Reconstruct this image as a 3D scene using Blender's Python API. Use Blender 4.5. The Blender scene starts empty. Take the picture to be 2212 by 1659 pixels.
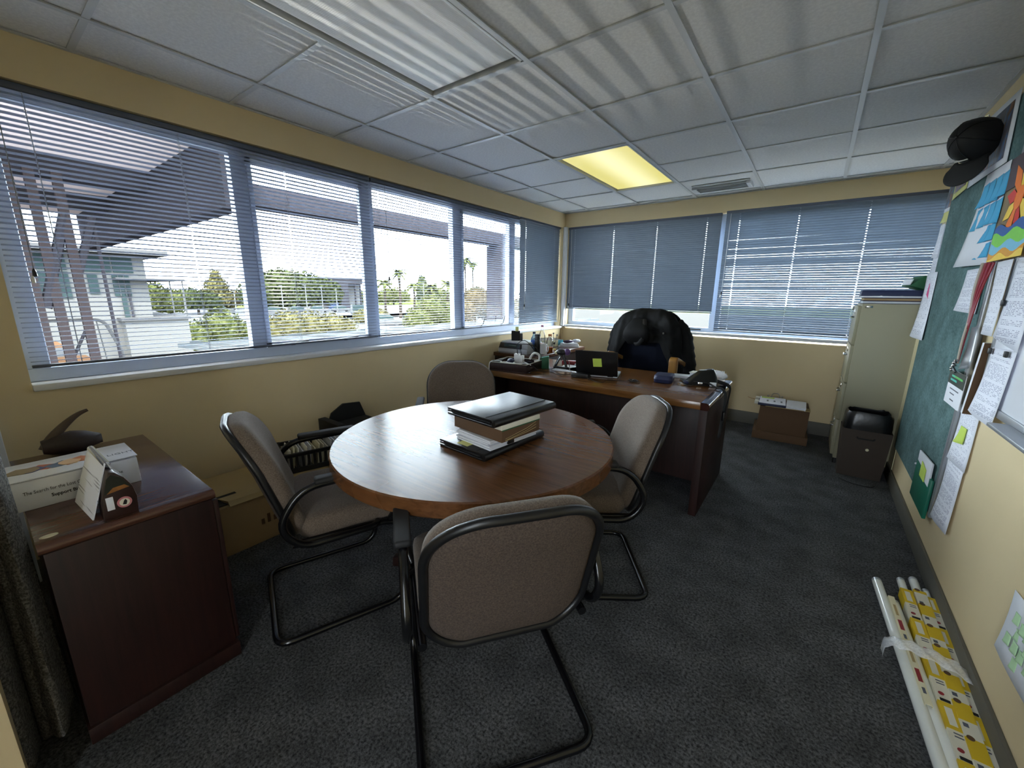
import bpy, bmesh, math, random
from mathutils import Vector, Matrix, Euler, noise
random.seed(7)
PI = math.pi
SC = bpy.context.scene
COL = SC.collection

# ------------------------------------------------------------------ camera, world, sun, exposure
YAW, PITCH, ROLL = 0.6375611, -0.2210589, -0.0101380
def _rot():
    a, b, c = YAW, PITCH, ROLL
    return Matrix.Rotation(a, 3, 'Z') @ Matrix.Rotation(b, 3, 'X') @ Matrix.Rotation(c, 3, 'Y')
_R = _rot()
cam_d = bpy.data.cameras.new('camera'); cam = bpy.data.objects.new('camera', cam_d); COL.objects.link(cam)
cam_d.sensor_fit = 'HORIZONTAL'; cam_d.sensor_width = 36.0
cam_d.lens = 869.496 / 2212 * 36.0
cam_d.clip_start = 0.02; cam_d.clip_end = 600
_m = Matrix((_R @ Vector((1, 0, 0)), _R @ Vector((0, 0, 1)), _R @ Vector((0, -1, 0)))).transposed().to_4x4()
_m.translation = Vector((2.715, -0.4608, 1.3164))
cam.matrix_world = _m
SC.camera = cam

world = bpy.data.worlds.new('sky'); SC.world = world; world.use_nodes = True
bg = world.node_tree.nodes['Background']
bg.inputs[0].default_value = (0.80, 0.90, 1.0, 1); bg.inputs[1].default_value = 7.0
sun_d = bpy.data.lights.new('sun', 'SUN'); sun = bpy.data.objects.new('sun', sun_d); COL.objects.link(sun)
sun_d.energy = 4.0; sun_d.angle = 0.01; sun_d.color = (1.0, 0.93, 0.80)
sun.rotation_euler = Vector((-0.50, 0.35, -0.80)).to_track_quat('-Z', 'Y').to_euler()   # from behind the building, high
SC.view_settings.view_transform = 'Standard'; SC.view_settings.look = 'None'
SC.view_settings.gamma = 1.0; SC.view_settings.use_curve_mapping = False
SC.view_settings.exposure = 2.4
SC.cycles.use_denoising = True
try: SC.cycles.denoiser = 'OPENIMAGEDENOISE'
except Exception: pass
SC.cycles.max_bounces = 10; SC.cycles.diffuse_bounces = 6; SC.cycles.transparent_max_bounces = 16
SC.cycles.sample_clamp_indirect = 8.0
def portal(loc, rot, sx, sy):
    d = bpy.data.lights.new('window_portal', 'AREA'); d.shape = 'RECTANGLE'; d.size = sx; d.size_y = sy
    d.cycles.is_portal = True
    o = bpy.data.objects.new('window_portal', d); COL.objects.link(o); o.location = loc; o.rotation_euler = rot
portal((-0.22, 1.95, 1.53), (0, -PI / 2, 0), 1.25, 4.6)
portal((1.7, 4.54, 1.53), (-PI / 2, 0, 0), 3.5, 1.25)
portal((2.72, -1.66, 1.03), (PI / 2, 0, 0), .20, 2.06)  # sky sampling through the added doorway gap

gl_d = bpy.data.lights.new('added_stripe_spot', 'SPOT'); gl = bpy.data.objects.new('added_stripe_spot', gl_d); COL.objects.link(gl)   # added spot lamp casting ceiling stripes, for an assumed sun glint off the roof
gl_d.energy = 17; gl_d.shadow_soft_size = .002; gl_d.spot_size = math.radians(50); gl_d.spot_blend = .9; gl_d.color = (1, .95, .85)
gl.location = (-.62, 1.0, .93); gl.rotation_euler = (Vector((1.45, 1.0, 2.3)) - gl.location).to_track_quat('-Z', 'Y').to_euler()

# ------------------------------------------------------------------ colours and materials
def lin(h):
    h = h.lstrip('#'); v = [int(h[i:i + 2], 16) / 255 for i in (0, 2, 4)]
    return tuple([(c / 12.92 if c <= 0.04045 else ((c + 0.055) / 1.055) ** 2.4) for c in v]) + (1,)
def nn(nt, t, **kw):
    n = nt.nodes.new(t)
    for k, v in kw.items():
        if k in n.inputs.keys(): n.inputs[k].default_value = v
        else: setattr(n, k, v)
    return n
def base(name):
    m = bpy.data.materials.new(name); m.use_nodes = True
    nt = m.node_tree; b = nt.nodes['Principled BSDF']
    return m, nt, b
def plain(name, col, rough=0.5, metal=0.0, var=0.06, scale=30, bump=0.0, spec=None, emit=None, coat=0):
    """one colour with a slight procedural variation"""
    m, nt, b = base(name); c = lin(col) if isinstance(col, str) else col
    b.inputs['Roughness'].default_value = rough; b.inputs['Metallic'].default_value = metal
    if spec is not None: b.inputs['Specular IOR Level'].default_value = spec
    if coat: b.inputs['Coat Weight'].default_value = coat
    tc = nn(nt, 'ShaderNodeTexCoord'); no = nn(nt, 'ShaderNodeTexNoise', Scale=scale, Detail=4.0)
    nt.links.new(tc.outputs['Object'], no.inputs['Vector'])
    mx = nn(nt, 'ShaderNodeMixRGB'); mx.inputs[1].default_value = tuple(x * (1 - var) for x in c[:3]) + (1,)
    mx.inputs[2].default_value = tuple(min(1, x * (1 + var)) for x in c[:3]) + (1,)
    nt.links.new(no.outputs[0], mx.inputs[0]); nt.links.new(mx.outputs[0], b.inputs['Base Color'])
    if bump:
        bp = nn(nt, 'ShaderNodeBump', Strength=bump, Distance=0.002); nt.links.new(no.outputs[0], bp.inputs['Height'])
        nt.links.new(bp.outputs[0], b.inputs['Normal'])
    if emit:
        b.inputs['Emission Color'].default_value = c; b.inputs['Emission Strength'].default_value = emit
    return m
def speckle(name, c1, c2, scale, rough=0.9, bump=0.3, lo=0.42, hi=0.62, scale2=None, dist=0.003, sheen=0, c3=None):
    m, nt, b = base(name); b.inputs['Roughness'].default_value = rough; b.inputs['Specular IOR Level'].default_value = 0.15
    tc = nn(nt, 'ShaderNodeTexCoord'); no = nn(nt, 'ShaderNodeTexNoise', Scale=scale, Detail=6.0, Roughness=0.7)
    nt.links.new(tc.outputs['Object'], no.inputs['Vector'])
    r = nn(nt, 'ShaderNodeValToRGB'); r.color_ramp.elements[0].position = lo; r.color_ramp.elements[1].position = hi
    r.color_ramp.elements[0].color = lin(c1); r.color_ramp.elements[1].color = lin(c2)
    nt.links.new(no.outputs[0], r.inputs[0]); out = r.outputs[0]
    if c3:
        n2 = nn(nt, 'ShaderNodeTexNoise', Scale=scale2 or scale / 20, Detail=3.0)
        nt.links.new(tc.outputs['Object'], n2.inputs['Vector'])
        mx = nn(nt, 'ShaderNodeMixRGB', blend_type='MULTIPLY'); mx.inputs[0].default_value = 1
        r2 = nn(nt, 'ShaderNodeValToRGB'); r2.color_ramp.elements[0].color = lin(c3); r2.color_ramp.elements[1].color = (1, 1, 1, 1)
        r2.color_ramp.elements[0].position = .35; r2.color_ramp.elements[1].position = .65
        nt.links.new(n2.outputs[0], r2.inputs[0]); nt.links.new(out, mx.inputs[1]); nt.links.new(r2.outputs[0], mx.inputs[2]); out = mx.outputs[0]
    nt.links.new(out, b.inputs['Base Color'])
    if sheen: b.inputs['Sheen Weight'].default_value = sheen
    bp = nn(nt, 'ShaderNodeBump', Strength=bump, Distance=dist); nt.links.new(no.outputs[0], bp.inputs['Height'])
    nt.links.new(bp.outputs[0], b.inputs['Normal'])
    return m
def wood(name, c1, c2, axis='X', rough=0.3, scale=6.0, spec=0.5, coat=0.0):
    m, nt, b = base(name); b.inputs['Roughness'].default_value = rough
    b.inputs['Specular IOR Level'].default_value = spec; b.inputs['Coat Weight'].default_value = coat; b.inputs['Coat Roughness'].default_value = .12
    tc = nn(nt, 'ShaderNodeTexCoord'); mp = nn(nt, 'ShaderNodeMapping')
    s = {'X': (0.6, 9, 9), 'Y': (9, 0.6, 9), 'Z': (9, 9, 0.6)}[axis]
    mp.inputs['Scale'].default_value = s
    nt.links.new(tc.outputs['Object'], mp.inputs[0])
    no = nn(nt, 'ShaderNodeTexNoise', Scale=scale, Detail=8.0, Roughness=0.62, Distortion=0.6)
    nt.links.new(mp.outputs[0], no.inputs['Vector'])
    r = nn(nt, 'ShaderNodeValToRGB'); r.color_ramp.elements[0].position = 0.3; r.color_ramp.elements[1].position = 0.72
    r.color_ramp.elements[0].color = lin(c1); r.color_ramp.elements[1].color = lin(c2)
    nt.links.new(no.outputs[0], r.inputs[0])
    n2 = nn(nt, 'ShaderNodeTexNoise', Scale=2.2, Detail=3.0); nt.links.new(tc.outputs['Object'], n2.inputs['Vector'])
    mx = nn(nt, 'ShaderNodeMixRGB', blend_type='MULTIPLY'); mx.inputs[0].default_value = 0.35
    nt.links.new(r.outputs[0], mx.inputs[1]); nt.links.new(n2.outputs[0], mx.inputs[2])
    nt.links.new(mx.outputs[0], b.inputs['Base Color'])
    rr = nn(nt, 'ShaderNodeMapRange'); rr.inputs['To Min'].default_value = rough * .8; rr.inputs['To Max'].default_value = rough * 1.3
    nt.links.new(n2.outputs[0], rr.inputs[0]); nt.links.new(rr.outputs[0], b.inputs['Roughness'])
    return m
def glassy(name, tint=(1, 1, 1), rough=0.0, f=0.08, tr=1.0):
    """thin clear sheet: lets light straight through, with a mirror reflection on top"""
    m = bpy.data.materials.new(name); m.use_nodes = True; nt = m.node_tree; nt.nodes.clear()
    o = nn(nt, 'ShaderNodeOutputMaterial'); t = nn(nt, 'ShaderNodeBsdfTransparent'); g = nn(nt, 'ShaderNodeBsdfGlossy')
    t.inputs[0].default_value = tuple(x * tr for x in tint) + (1,); g.inputs['Roughness'].default_value = rough
    fr = nn(nt, 'ShaderNodeLayerWeight', Blend=0.25); mt = nn(nt, 'ShaderNodeMath', operation='MULTIPLY'); mt.inputs[1].default_value = f * 6
    mx = nn(nt, 'ShaderNodeMixShader'); nt.links.new(fr.outputs['Fresnel'], mt.inputs[0]); nt.links.new(mt.outputs[0], mx.inputs[0])
    nt.links.new(t.outputs[0], mx.inputs[1]); nt.links.new(g.outputs[0], mx.inputs[2]); nt.links.new(mx.outputs[0], o.inputs[0])
    return m
def printed(name, paper='#e6e8f2', ink='#6f7286', lines=46, cover=0.58, axis=2, margin=None):
    """paper with rows of unreadable grey print"""
    m, nt, b = base(name); b.inputs['Roughness'].default_value = 0.8
    L = nt.links.new; rowax, colax = (2, 1) if axis == 2 else (1, 0)
    def mth(op, a_, b_=None):
        n = nn(nt, 'ShaderNodeMath', operation=op)
        for i, q in enumerate((a_, b_)):
            if q is None: continue
            if isinstance(q, (int, float)): n.inputs[i].default_value = q
            else: L(q, n.inputs[i])
        return n.outputs[0]
    tc = nn(nt, 'ShaderNodeTexCoord'); sp = nn(nt, 'ShaderNodeSeparateXYZ'); L(tc.outputs['Generated'], sp.inputs[0])
    row = mth('MULTIPLY', sp.outputs[rowax], lines); fl = mth('FLOOR', row); on_ = mth('GREATER_THAN', mth('FRACT', row), .55)
    cb = nn(nt, 'ShaderNodeCombineXYZ'); L(mth('MULTIPLY', sp.outputs[colax], 22), cb.inputs[0]); L(mth('MULTIPLY', fl, 7.31), cb.inputs[1])
    no = nn(nt, 'ShaderNodeTexNoise', Scale=1.0, Detail=1.0); L(cb.outputs[0], no.inputs['Vector'])
    c2 = nn(nt, 'ShaderNodeCombineXYZ'); L(mth('MULTIPLY', fl, .33), c2.inputs[0])
    n2 = nn(nt, 'ShaderNodeTexNoise', Scale=1.0, Detail=0.0); L(c2.outputs[0], n2.inputs['Vector'])
    edge = mth('MULTIPLY', mth('LESS_THAN', mth('ABSOLUTE', mth('SUBTRACT', sp.outputs[colax], .5)), .38), mth('LESS_THAN', mth('ABSOLUTE', mth('SUBTRACT', sp.outputs[rowax], .5)), .43))
    out = mth('MULTIPLY', mth('MULTIPLY', on_, mth('GREATER_THAN', no.outputs[0], 1 - cover)), mth('MULTIPLY', edge, mth('GREATER_THAN', n2.outputs[0], .42)))
    class a2: outputs = [out]
    mx = nn(nt, 'ShaderNodeMixRGB'); mx.inputs[1].default_value = lin(paper); mx.inputs[2].default_value = lin(ink)
    nt.links.new(a2.outputs[0], mx.inputs[0]); nt.links.new(mx.outputs[0], b.inputs['Base Color'])
    return m

def film(name, alpha, rough=.25):      # cloudy clear plastic
    m, nt, b = base(name); b.inputs['Base Color'].default_value = (.9, .91, .93, 1); b.inputs['Roughness'].default_value = rough; b.inputs['Alpha'].default_value = alpha
    no = nn(nt, 'ShaderNodeTexNoise', Scale=35.0, Detail=3.0); mr = nn(nt, 'ShaderNodeMapRange'); mr.inputs['To Min'].default_value = alpha * .5; mr.inputs['To Max'].default_value = min(1, alpha * 1.6)
    nt.links.new(no.outputs[0], mr.inputs[0]); nt.links.new(mr.outputs[0], b.inputs['Alpha']); return m
MT = dict(
    wall=plain('beige_wall_paint', '#d6c39c', 0.75, var=.035, scale=6, bump=.05, spec=.25),
    carpet=speckle('charcoal_carpet', '#222324', '#747577', 110, bump=.5, lo=.36, hi=.70, dist=.006, c3='#d0d0d0', scale2=7),
    tile=speckle('ceiling_tile_board', '#cccccd', '#d9d9d9', 70, rough=.85, bump=.25, dist=.002),
    tbar=plain('white_grid_metal', '#b6b9bc', .35, var=.02),
    skirting=plain('grey_skirting', '#5c5950', .6, var=.05),
    sill=plain('white_sill_paint', '#d8dade', .4, var=.02),
    frame=plain('grey_window_aluminium', '#b4bfd2', .4, metal=.1, var=.03),
    slat=plain('blue_grey_slat', '#8a92a6', .42, var=.03, scale=8),
    slat_dark=plain('steel_blue_slat', '#66717f', .4, var=.03, scale=8),
    rail=plain('dark_blue_grey_rail', '#4c5364', .4, var=.03),
    cord=plain('grey_cord', '#8a8f98', .7),
    black=plain('black_plastic', '#101012', .38, var=.1),
    gloss_black=plain('gloss_black_metal', '#0c0c0e', .22, var=.1),
    rubber=plain('matt_black_rubber', '#141416', .7, var=.1),
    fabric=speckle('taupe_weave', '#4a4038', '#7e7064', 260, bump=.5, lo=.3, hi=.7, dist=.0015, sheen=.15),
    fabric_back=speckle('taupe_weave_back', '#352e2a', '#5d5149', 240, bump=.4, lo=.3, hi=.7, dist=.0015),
    table=wood('polished_table_wood', '#5e3a1f', '#7c5130', 'X', .25, spec=.5),
    desk=wood('brown_desk_wood', '#6a4420', '#8a5c30', 'X', .22, spec=.5, coat=.15),
    mahogany=wood('dark_mahogany', '#1d0e0c', '#341b17', 'Z', .5, spec=.35),
    cabtop=wood('mahogany_top', '#4a2d22', '#644031', 'Y', .24, coat=.3),
    edge=wood('gloss_edge_wood', '#2a1512', '#40221b', 'Y', .14, coat=.6),
    oak=wood('honey_wood', '#8f6227', '#b4813c', 'Z', .35),
    navy=speckle('navy_upholstery', '#0a0d18', '#161b2a', 200, bump=.25, lo=.3, hi=.7, dist=.001),
    jacket=plain('black_nylon', '#0a0a0c', .7, var=.2, scale=14, bump=.15, spec=.2),
    leather=plain('black_leather', '#0a0a0b', .34, var=.15, scale=90, bump=.15),
    paper=plain('white_paper', '#dfe1e8', .8, var=.02),
    cream=plain('cream_paper', '#d9d3b4', .8, var=.04),
    kraft=plain('brown_cardboard', '#a58b66', .8, var=.06, scale=18),
    darkkraft=plain('dark_brown_cardboard', '#5c432c', .8, var=.07, scale=18),
    lightkraft=plain('pale_cardboard', '#a48f63', .8, var=.05, scale=15),
    cab=plain('putty_metal', '#8f8a72', .45, var=.02, scale=4),
    chrome=plain('chrome', '#d0d2d6', .15, metal=1, var=.02),
    pin=speckle('green_felt', '#4a6667', '#76908f', 75, rough=.95, bump=.4, lo=.3, hi=.72, dist=.002, c3='#d8dada', scale2=9),
    alum=plain('aluminium_trim', '#a8acb2', .35, metal=.6, var=.02),
    board=plain('whiteboard_enamel', '#dfe2ea', .18, var=.01),
    print1=printed('printed_page', ink='#9ea0b6', lines=58, cover=.52), print3=printed('calendar_page', ink='#a3a5b2', lines=18, cover=.4), print2=printed('printed_page_light', ink='#b2b4c6', lines=50, cover=.48),
    yellow=plain('yellow_note', '#d6d58a', .8, var=.03), lime=plain('lime_note', '#c3da5e', .8, var=.03),
    blue_note=plain('blue_note', '#4aa5d0', .8, var=.04), pink=plain('pink_marker', '#e0558f', .7),
    green=plain('green_folder', '#0f6b55', .45, var=.05),
    sheet=glassy('window_glass', (.97, .99, .98), f=.05),
    clear=glassy('clear_plastic', (.94, .96, .98), .05, f=.16),
    bluewater=glassy('blue_tinted_bottle', (.55, .72, .92), .05, f=.16),
    amber=glassy('orange_juice', (.85, .42, .15), .08, f=.12),
    white=plain('white_plastic', '#dcdcd8', .4, var=.02), grey=plain('grey_plastic', '#b9bcc2', .45, var=.02),
    green_box=plain('green_card', '#1f5a3a', .6, var=.06), red=plain('red_plastic', '#8a1e2a', .4, var=.08),
    blue=plain('navy_blue_case', '#1d2547', .5, var=.08), purple=plain('purple_plastic', '#5b3f72', .4),
    tube=plain('white_lamp_glass', '#e4e7e2', .18, var=.01), tubeyellow=plain('yellow_card', '#d2b21c', .55, var=.04),
    tubewhite=plain('white_card', '#d9d5c4', .6, var=.03), brass=plain('brass', '#b58a3a', .25, metal=.9),
    dark=plain('near_black', '#0b0b0d', .7),
    horn=plain('brown_horn', '#4a3a2c', .5, var=.2, scale=25, bump=.4), rootwood=plain('dark_root_wood', '#2a1c1a', .6, var=.25, scale=25, bump=.6),
)

# ------------------------------------------------------------------ mesh helpers
class M:
    def __init__(s): s.v = []; s.f = []
    def add(s, vs, fs):
        o = len(s.v); s.v += [Vector(q) for q in vs]; s.f += [tuple(i + o for i in f) for f in fs]; return s
    def xf(s, mat): s.v = [mat @ q for q in s.v]; return s
    def box(s, x0, x1, y0, y1, z0, z1):
        return s.add([(x0, y0, z0), (x1, y0, z0), (x1, y1, z0), (x0, y1, z0), (x0, y0, z1), (x1, y0, z1), (x1, y1, z1), (x0, y1, z1)],
                     [(3, 2, 1, 0), (4, 5, 6, 7), (0, 1, 5, 4), (1, 2, 6, 5), (2, 3, 7, 6), (3, 0, 4, 7)])
    def hexa(s, a, b):          # two quads a (bottom) and b (top)
        return s.add(list(a) + list(b), [(3, 2, 1, 0), (4, 5, 6, 7), (0, 1, 5, 4), (1, 2, 6, 5), (2, 3, 7, 6), (3, 0, 4, 7)])
    def cyl(s, p0, p1, r0, r1=None, n=16):
        p0, p1 = Vector(p0), Vector(p1); r1 = r0 if r1 is None else r1
        return s.tube([p0, p1], [r0, r1], n)
    def tube(s, pts, r, n=8, closed=False, flat=None):
        pts = [Vector(q) for q in pts]; k = len(pts); rs = r if isinstance(r, (list, tuple)) else [r] * k
        up = None; rings = []
        for i, q in enumerate(pts):
            a = pts[(i - 1) % k] if (closed or i) else q; b = pts[(i + 1) % k] if (closed or i < k - 1) else q
            t = (b - a); t = t.normalized() if t.length > 1e-9 else Vector((0, 0, 1))
            if up is None:
                up = Vector((0, 0, 1)) if abs(t.z) < .9 else Vector((1, 0, 0))
            u = up - t * up.dot(t); u = u.normalized() if u.length > 1e-6 else t.orthogonal().normalized(); up = u; w = t.cross(u)
            fu, fw = flat if flat else (1, 1)
            rings.append([q + (u * math.cos(2 * PI * j / n) * fu + w * math.sin(2 * PI * j / n) * fw) * rs[i] for j in range(n)])
        fs = []
        for i in range(k if closed else k - 1):
            for j in range(n):
                a, b = i, (i + 1) % k
                fs.append((a * n + j, a * n + (j + 1) % n, b * n + (j + 1) % n, b * n + j))
        if not closed: fs += [tuple(reversed(range(n))), tuple((k - 1) * n + j for j in range(n))]
        return s.add([q for rg in rings for q in rg], fs)
    def lathe(s, prof, n=24, at=(0, 0, 0)):
        at = Vector(at); vs = []; fs = []; k = len(prof)
        for r, z in prof: vs += [at + Vector((r * math.cos(2 * PI * j / n), r * math.sin(2 * PI * j / n), z)) for j in range(n)]
        for i in range(k - 1):
            for j in range(n): fs.append((i * n + j, i * n + (j + 1) % n, (i + 1) * n + (j + 1) % n, (i + 1) * n + j))
        fs += [tuple(reversed(range(n))), tuple((k - 1) * n + j for j in range(n))]
        return s.add(vs, fs)
    def loft(s, rings, caps=True, closed=True):
        n = len(rings[0]); vs = [q for r in rings for q in r]; fs = []
        for i in range(len(rings) - 1):
            for j in range(n if closed else n - 1):
                fs.append((i * n + j, i * n + (j + 1) % n, (i + 1) * n + (j + 1) % n, (i + 1) * n + j))
        if caps: fs += [tuple(reversed(range(n))), tuple((len(rings) - 1) * n + j for j in range(n))]
        return s.add(vs, fs)
    def prism(s, poly, h0, h1, ax='z'):     # polygon in the plane across ax
        def P(a, b, h): return {'z': (a, b, h), 'y': (a, h, b), 'x': (h, a, b)}[ax]
        n = len(poly)
        return s.add([P(a, b, h0) for a, b in poly] + [P(a, b, h1) for a, b in poly],
                     [tuple(reversed(range(n))), tuple(range(n, 2 * n))] + [(i, (i + 1) % n, n + (i + 1) % n, n + i) for i in range(n)])
    def grid(s, fn, nu, nv):
        vs = [fn(i / nu, j / nv) for j in range(nv + 1) for i in range(nu + 1)]
        return s.add(vs, [(j * (nu + 1) + i, j * (nu + 1) + i + 1, (j + 1) * (nu + 1) + i + 1, (j + 1) * (nu + 1) + i) for j in range(nv) for i in range(nu)])
    def ell(s, c, rx, ry, rz, nu=16, nv=10):
        c = Vector(c); pr = []
        rings = []
        for i in range(nv + 1):
            t = -PI / 2 + PI * i / nv; r = max(math.cos(t), .02)
            rings.append([c + Vector((rx * r * math.cos(2 * PI * j / nu), ry * r * math.sin(2 * PI * j / nu), rz * math.sin(t))) for j in range(nu)])
        return s.loft(rings)
    def build(s, name, mat, parent=None, bevel=0, seg=2, smooth=True, ang=35, solid=0, subd=0, fix=True):
        me = bpy.data.meshes.new(name); me.from_pydata([tuple(q) for q in s.v], [], s.f)
        bm = bmesh.new(); bm.from_mesh(me)
        if fix: bmesh.ops.recalc_face_normals(bm, faces=bm.faces)
        if bevel:
            ed = [e for e in bm.edges if e.is_manifold and e.calc_face_angle(0) > math.radians(30)]
            bmesh.ops.bevel(bm, geom=ed, offset=bevel, segments=seg, profile=.5, affect='EDGES', clamp_overlap=True)
        bm.to_mesh(me); bm.free()
        if smooth:
            me.shade_smooth()
            try: me.set_sharp_from_angle(angle=math.radians(ang))
            except Exception: pass
        me.materials.append(mat)
        o = bpy.data.objects.new(name, me); COL.objects.link(o)
        if parent: o.parent = parent
        if subd:
            md = o.modifiers.new('round', 'SUBSURF'); md.levels = subd; md.render_levels = subd
        if solid:
            md = o.modifiers.new('thickness', 'SOLIDIFY'); md.thickness = solid; md.offset = 0
        return o
def B(*a): return M().box(*a)
def tag(o, label=None, cat=None, group=None, kind=None):
    if label: o['label'] = label
    if cat: o['category'] = cat
    if group: o['group'] = group
    if kind: o['kind'] = kind
    return o
def thing(name, label, cat, loc=(0, 0, 0), rz=0, group=None):
    o = bpy.data.objects.new(name, None); COL.objects.link(o); o.location = loc; o.rotation_euler = (0, 0, rz); o.empty_display_size = .05
    return tag(o, label, cat, group)
def struct(o): o['kind'] = 'structure'; return o
def inst(src, name, parent=None, loc=None, rot=None):      # another object on the same mesh
    o = src.copy(); o.name = name; COL.objects.link(o); o.parent = parent
    if loc is not None: o.location = loc
    if rot is not None: o.rotation_euler = rot
    return o
def copy_tree(o, parent=None):
    c = o.copy(); COL.objects.link(c)
    if parent: c.parent = parent
    for ch in list(o.children): copy_tree(ch, c)
    return c
def crv(pts, n=6, closed=False):                            # Catmull-Rom through points
    P = [Vector(q) for q in pts]; k = len(P); out = []
    for i in range(k if closed else k - 1):
        if closed: a, b, c, d = P[(i - 1) % k], P[i], P[(i + 1) % k], P[(i + 2) % k]
        else: a, b, c, d = P[max(i - 1, 0)], P[i], P[i + 1], P[min(i + 2, k - 1)]
        for j in range(n):
            t = j / n; out.append(.5 * ((2 * b) + (c - a) * t + (2 * a - 5 * b + 4 * c - d) * t * t + (3 * b - a - 3 * c + d) * t ** 3))
    if not closed: out.append(P[-1])
    return out
def fillet(pts, r, n=5):                                    # polyline with rounded corners
    P = [Vector(q) for q in pts]; out = [P[0]]
    for i in range(1, len(P) - 1):
        a, b, c = P[i - 1], P[i], P[i + 1]; u = (a - b); w = (c - b)
        rr = min(r, u.length * .49, w.length * .49); p0 = b + u.normalized() * rr; p1 = b + w.normalized() * rr
        for j in range(n + 1):
            t = j / n; out.append(p0 * (1 - t) ** 2 + b * 2 * t * (1 - t) + p1 * t * t)
    out.append(P[-1]); return out
def rrect(w, h, rt, rb=None, n=8):                          # rounded rectangle outline, centre 0
    rb = rt if rb is None else rb; out = []
    for cx, cy, r, a0 in ((w / 2 - rb, -h / 2 + rb, rb, -PI / 2), (w / 2 - rt, h / 2 - rt, rt, 0), (-w / 2 + rt, h / 2 - rt, rt, PI / 2), (-w / 2 + rb, -h / 2 + rb, rb, PI)):
        for j in range(n): a = a0 + PI / 2 * j / (n - 1); out.append((cx + r * math.cos(a), cy + r * math.sin(a)))
    return out
_FONT_CACHE = {}
def text(s, size, mat, parent, mtx, name='lettering', ext=.0004, sx=1, bold=0):
    cu = bpy.data.curves.new(name, 'FONT'); cu.body = s; cu.size = size; cu.extrude = ext; cu.offset = bold; cu.resolution_u = 2
    t = bpy.data.objects.new(name, cu); me = bpy.data.meshes.new_from_object(t); me.name = name
    bpy.data.objects.remove(t); me.materials.clear(); me.materials.append(mat)
    me.transform(mtx @ Matrix.Diagonal((sx, 1, 1, 1)))
    o = bpy.data.objects.new(name, me); COL.objects.link(o); o.parent = parent; return o
def frame(org, ux, uy):                                     # matrix: local x -> ux, y -> uy
    ux, uy = Vector(ux).normalized(), Vector(uy).normalized(); uz = ux.cross(uy)
    m = Matrix((ux, uy, uz)).transposed().to_4x4(); m.translation = Vector(org); return m

# ------------------------------------------------------------------ the room
W, FY, H, BY = 3.315, 4.317, 2.306, -1.5       # right wall, far wall, ceiling, wall behind the viewer
AX, WE = 3.80, 3.55                             # alcove side wall, end of the right wall
SILL, HEAD = 0.905, 2.135
struct(B(-.25, AX + .2, BY - .1, FY + .25, -.08, 0).build('floor', MT['carpet'], smooth=False))
wl = M(); wl.box(-.25, 0, BY, FY + .25, 0, SILL - .03).box(-.25, 0, BY, FY + .25, HEAD, H + .12)
wl.box(-.25, 0, BY, -.335, SILL - .03, HEAD).box(-.25, 0, 4.235, FY + .25, SILL - .03, HEAD)
struct(wl.build('wall_left', MT['wall'], smooth=False))
wf = M(); wf.box(0, AX + .2, FY, FY + .25, 0, SILL - .03).box(0, AX + .2, FY, FY + .25, HEAD, H + .12)
wf.box(0, .05, FY, FY + .25, SILL - .03, HEAD).box(3.62, AX + .2, FY, FY + .25, SILL - .03, HEAD)
struct(wf.build('wall_far', MT['wall'], smooth=False))
struct(B(W, W + .12, BY, WE, 0, H + .12).build('wall_right', MT['wall'], smooth=False))
struct(B(AX, AX + .2, WE, FY, 0, H + .12).build('wall_alcove', MT['wall'], smooth=False))
struct(B(W + .12, AX, WE - .12, WE, 0, H + .12).build('wall_alcove_return', MT['wall'], smooth=False))
struct(M().box(-.25, 1.88, BY - .12, BY, 0, H + .12).box(2.82, AX + .2, BY - .12, BY, 0, H + .12).box(1.88, 2.82, BY - .12, BY, 2.06, H + .12).build('wall_back', MT['wall'], smooth=False))
dr = struct(B(1.89, 2.63, BY - .08, BY - .04, .01, 2.05).build('fill_door', MT['cab'], bevel=.003))   # unseen leaf, added to narrow the fill light from the doorway
B(2.57, 2.60, BY - .04, BY - .01, .95, 1.1).build('handle', MT['chrome'], dr, bevel=.004)   # the doorway behind the viewer is added to let in fill light
struct(B(0, 1.31, BY, -.56, 0, H + .1).build('wall_back_left', MT['wall'], smooth=False))
struct(B(-.25, AX + .2, BY, FY + .25, H + .12, H + .2).build('ceiling_slab', MT['wall'], smooth=False))
# skirtings
struct(B(0, AX, FY - .016, FY, 0, .125).build('baseboard_far', MT['skirting'], bevel=.003))
struct(B(W - .014, W, BY, WE, 0, .10).build('baseboard_right', MT['skirting'], bevel=.003))
struct(B(0, .014, -.55, FY - .02, 0, .10).build('baseboard_left', MT['skirting'], bevel=.003))
# sills (with a rounded nose), a white trim in the back corner and the thin cable pipe in the far corner
struct(B(-.10, .022, -.335, 4.30, SILL - .03, SILL).build('trim_1', MT['sill'], bevel=.006))
struct(B(.02, 3.62, FY - .022, FY + .10, SILL - .012, SILL + .018).build('trim_2', MT['sill'], bevel=.006))
struct(B(0, .03, -.55, -.452, 0, .80).build('trim_3', MT['sill'], bevel=.004))
struct(M().cyl((.012, 4.295, .1), (.012, 4.295, SILL - .03), .009, n=8).build('trim_4', MT['wall']))
struct(B(.0, .045, FY - .05, FY, SILL, HEAD + .01).build('trim_5', MT['sill'], bevel=.004))

struct(B(W - .004, W + .02, 3.36, WE + .002, 0, H).build('lit_wall_end', plain('lit_wall_cream', '#d3c7a0', .5, var=.02), smooth=False))  # strip of wall end, its brighter cream stands for light falling on it
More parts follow.
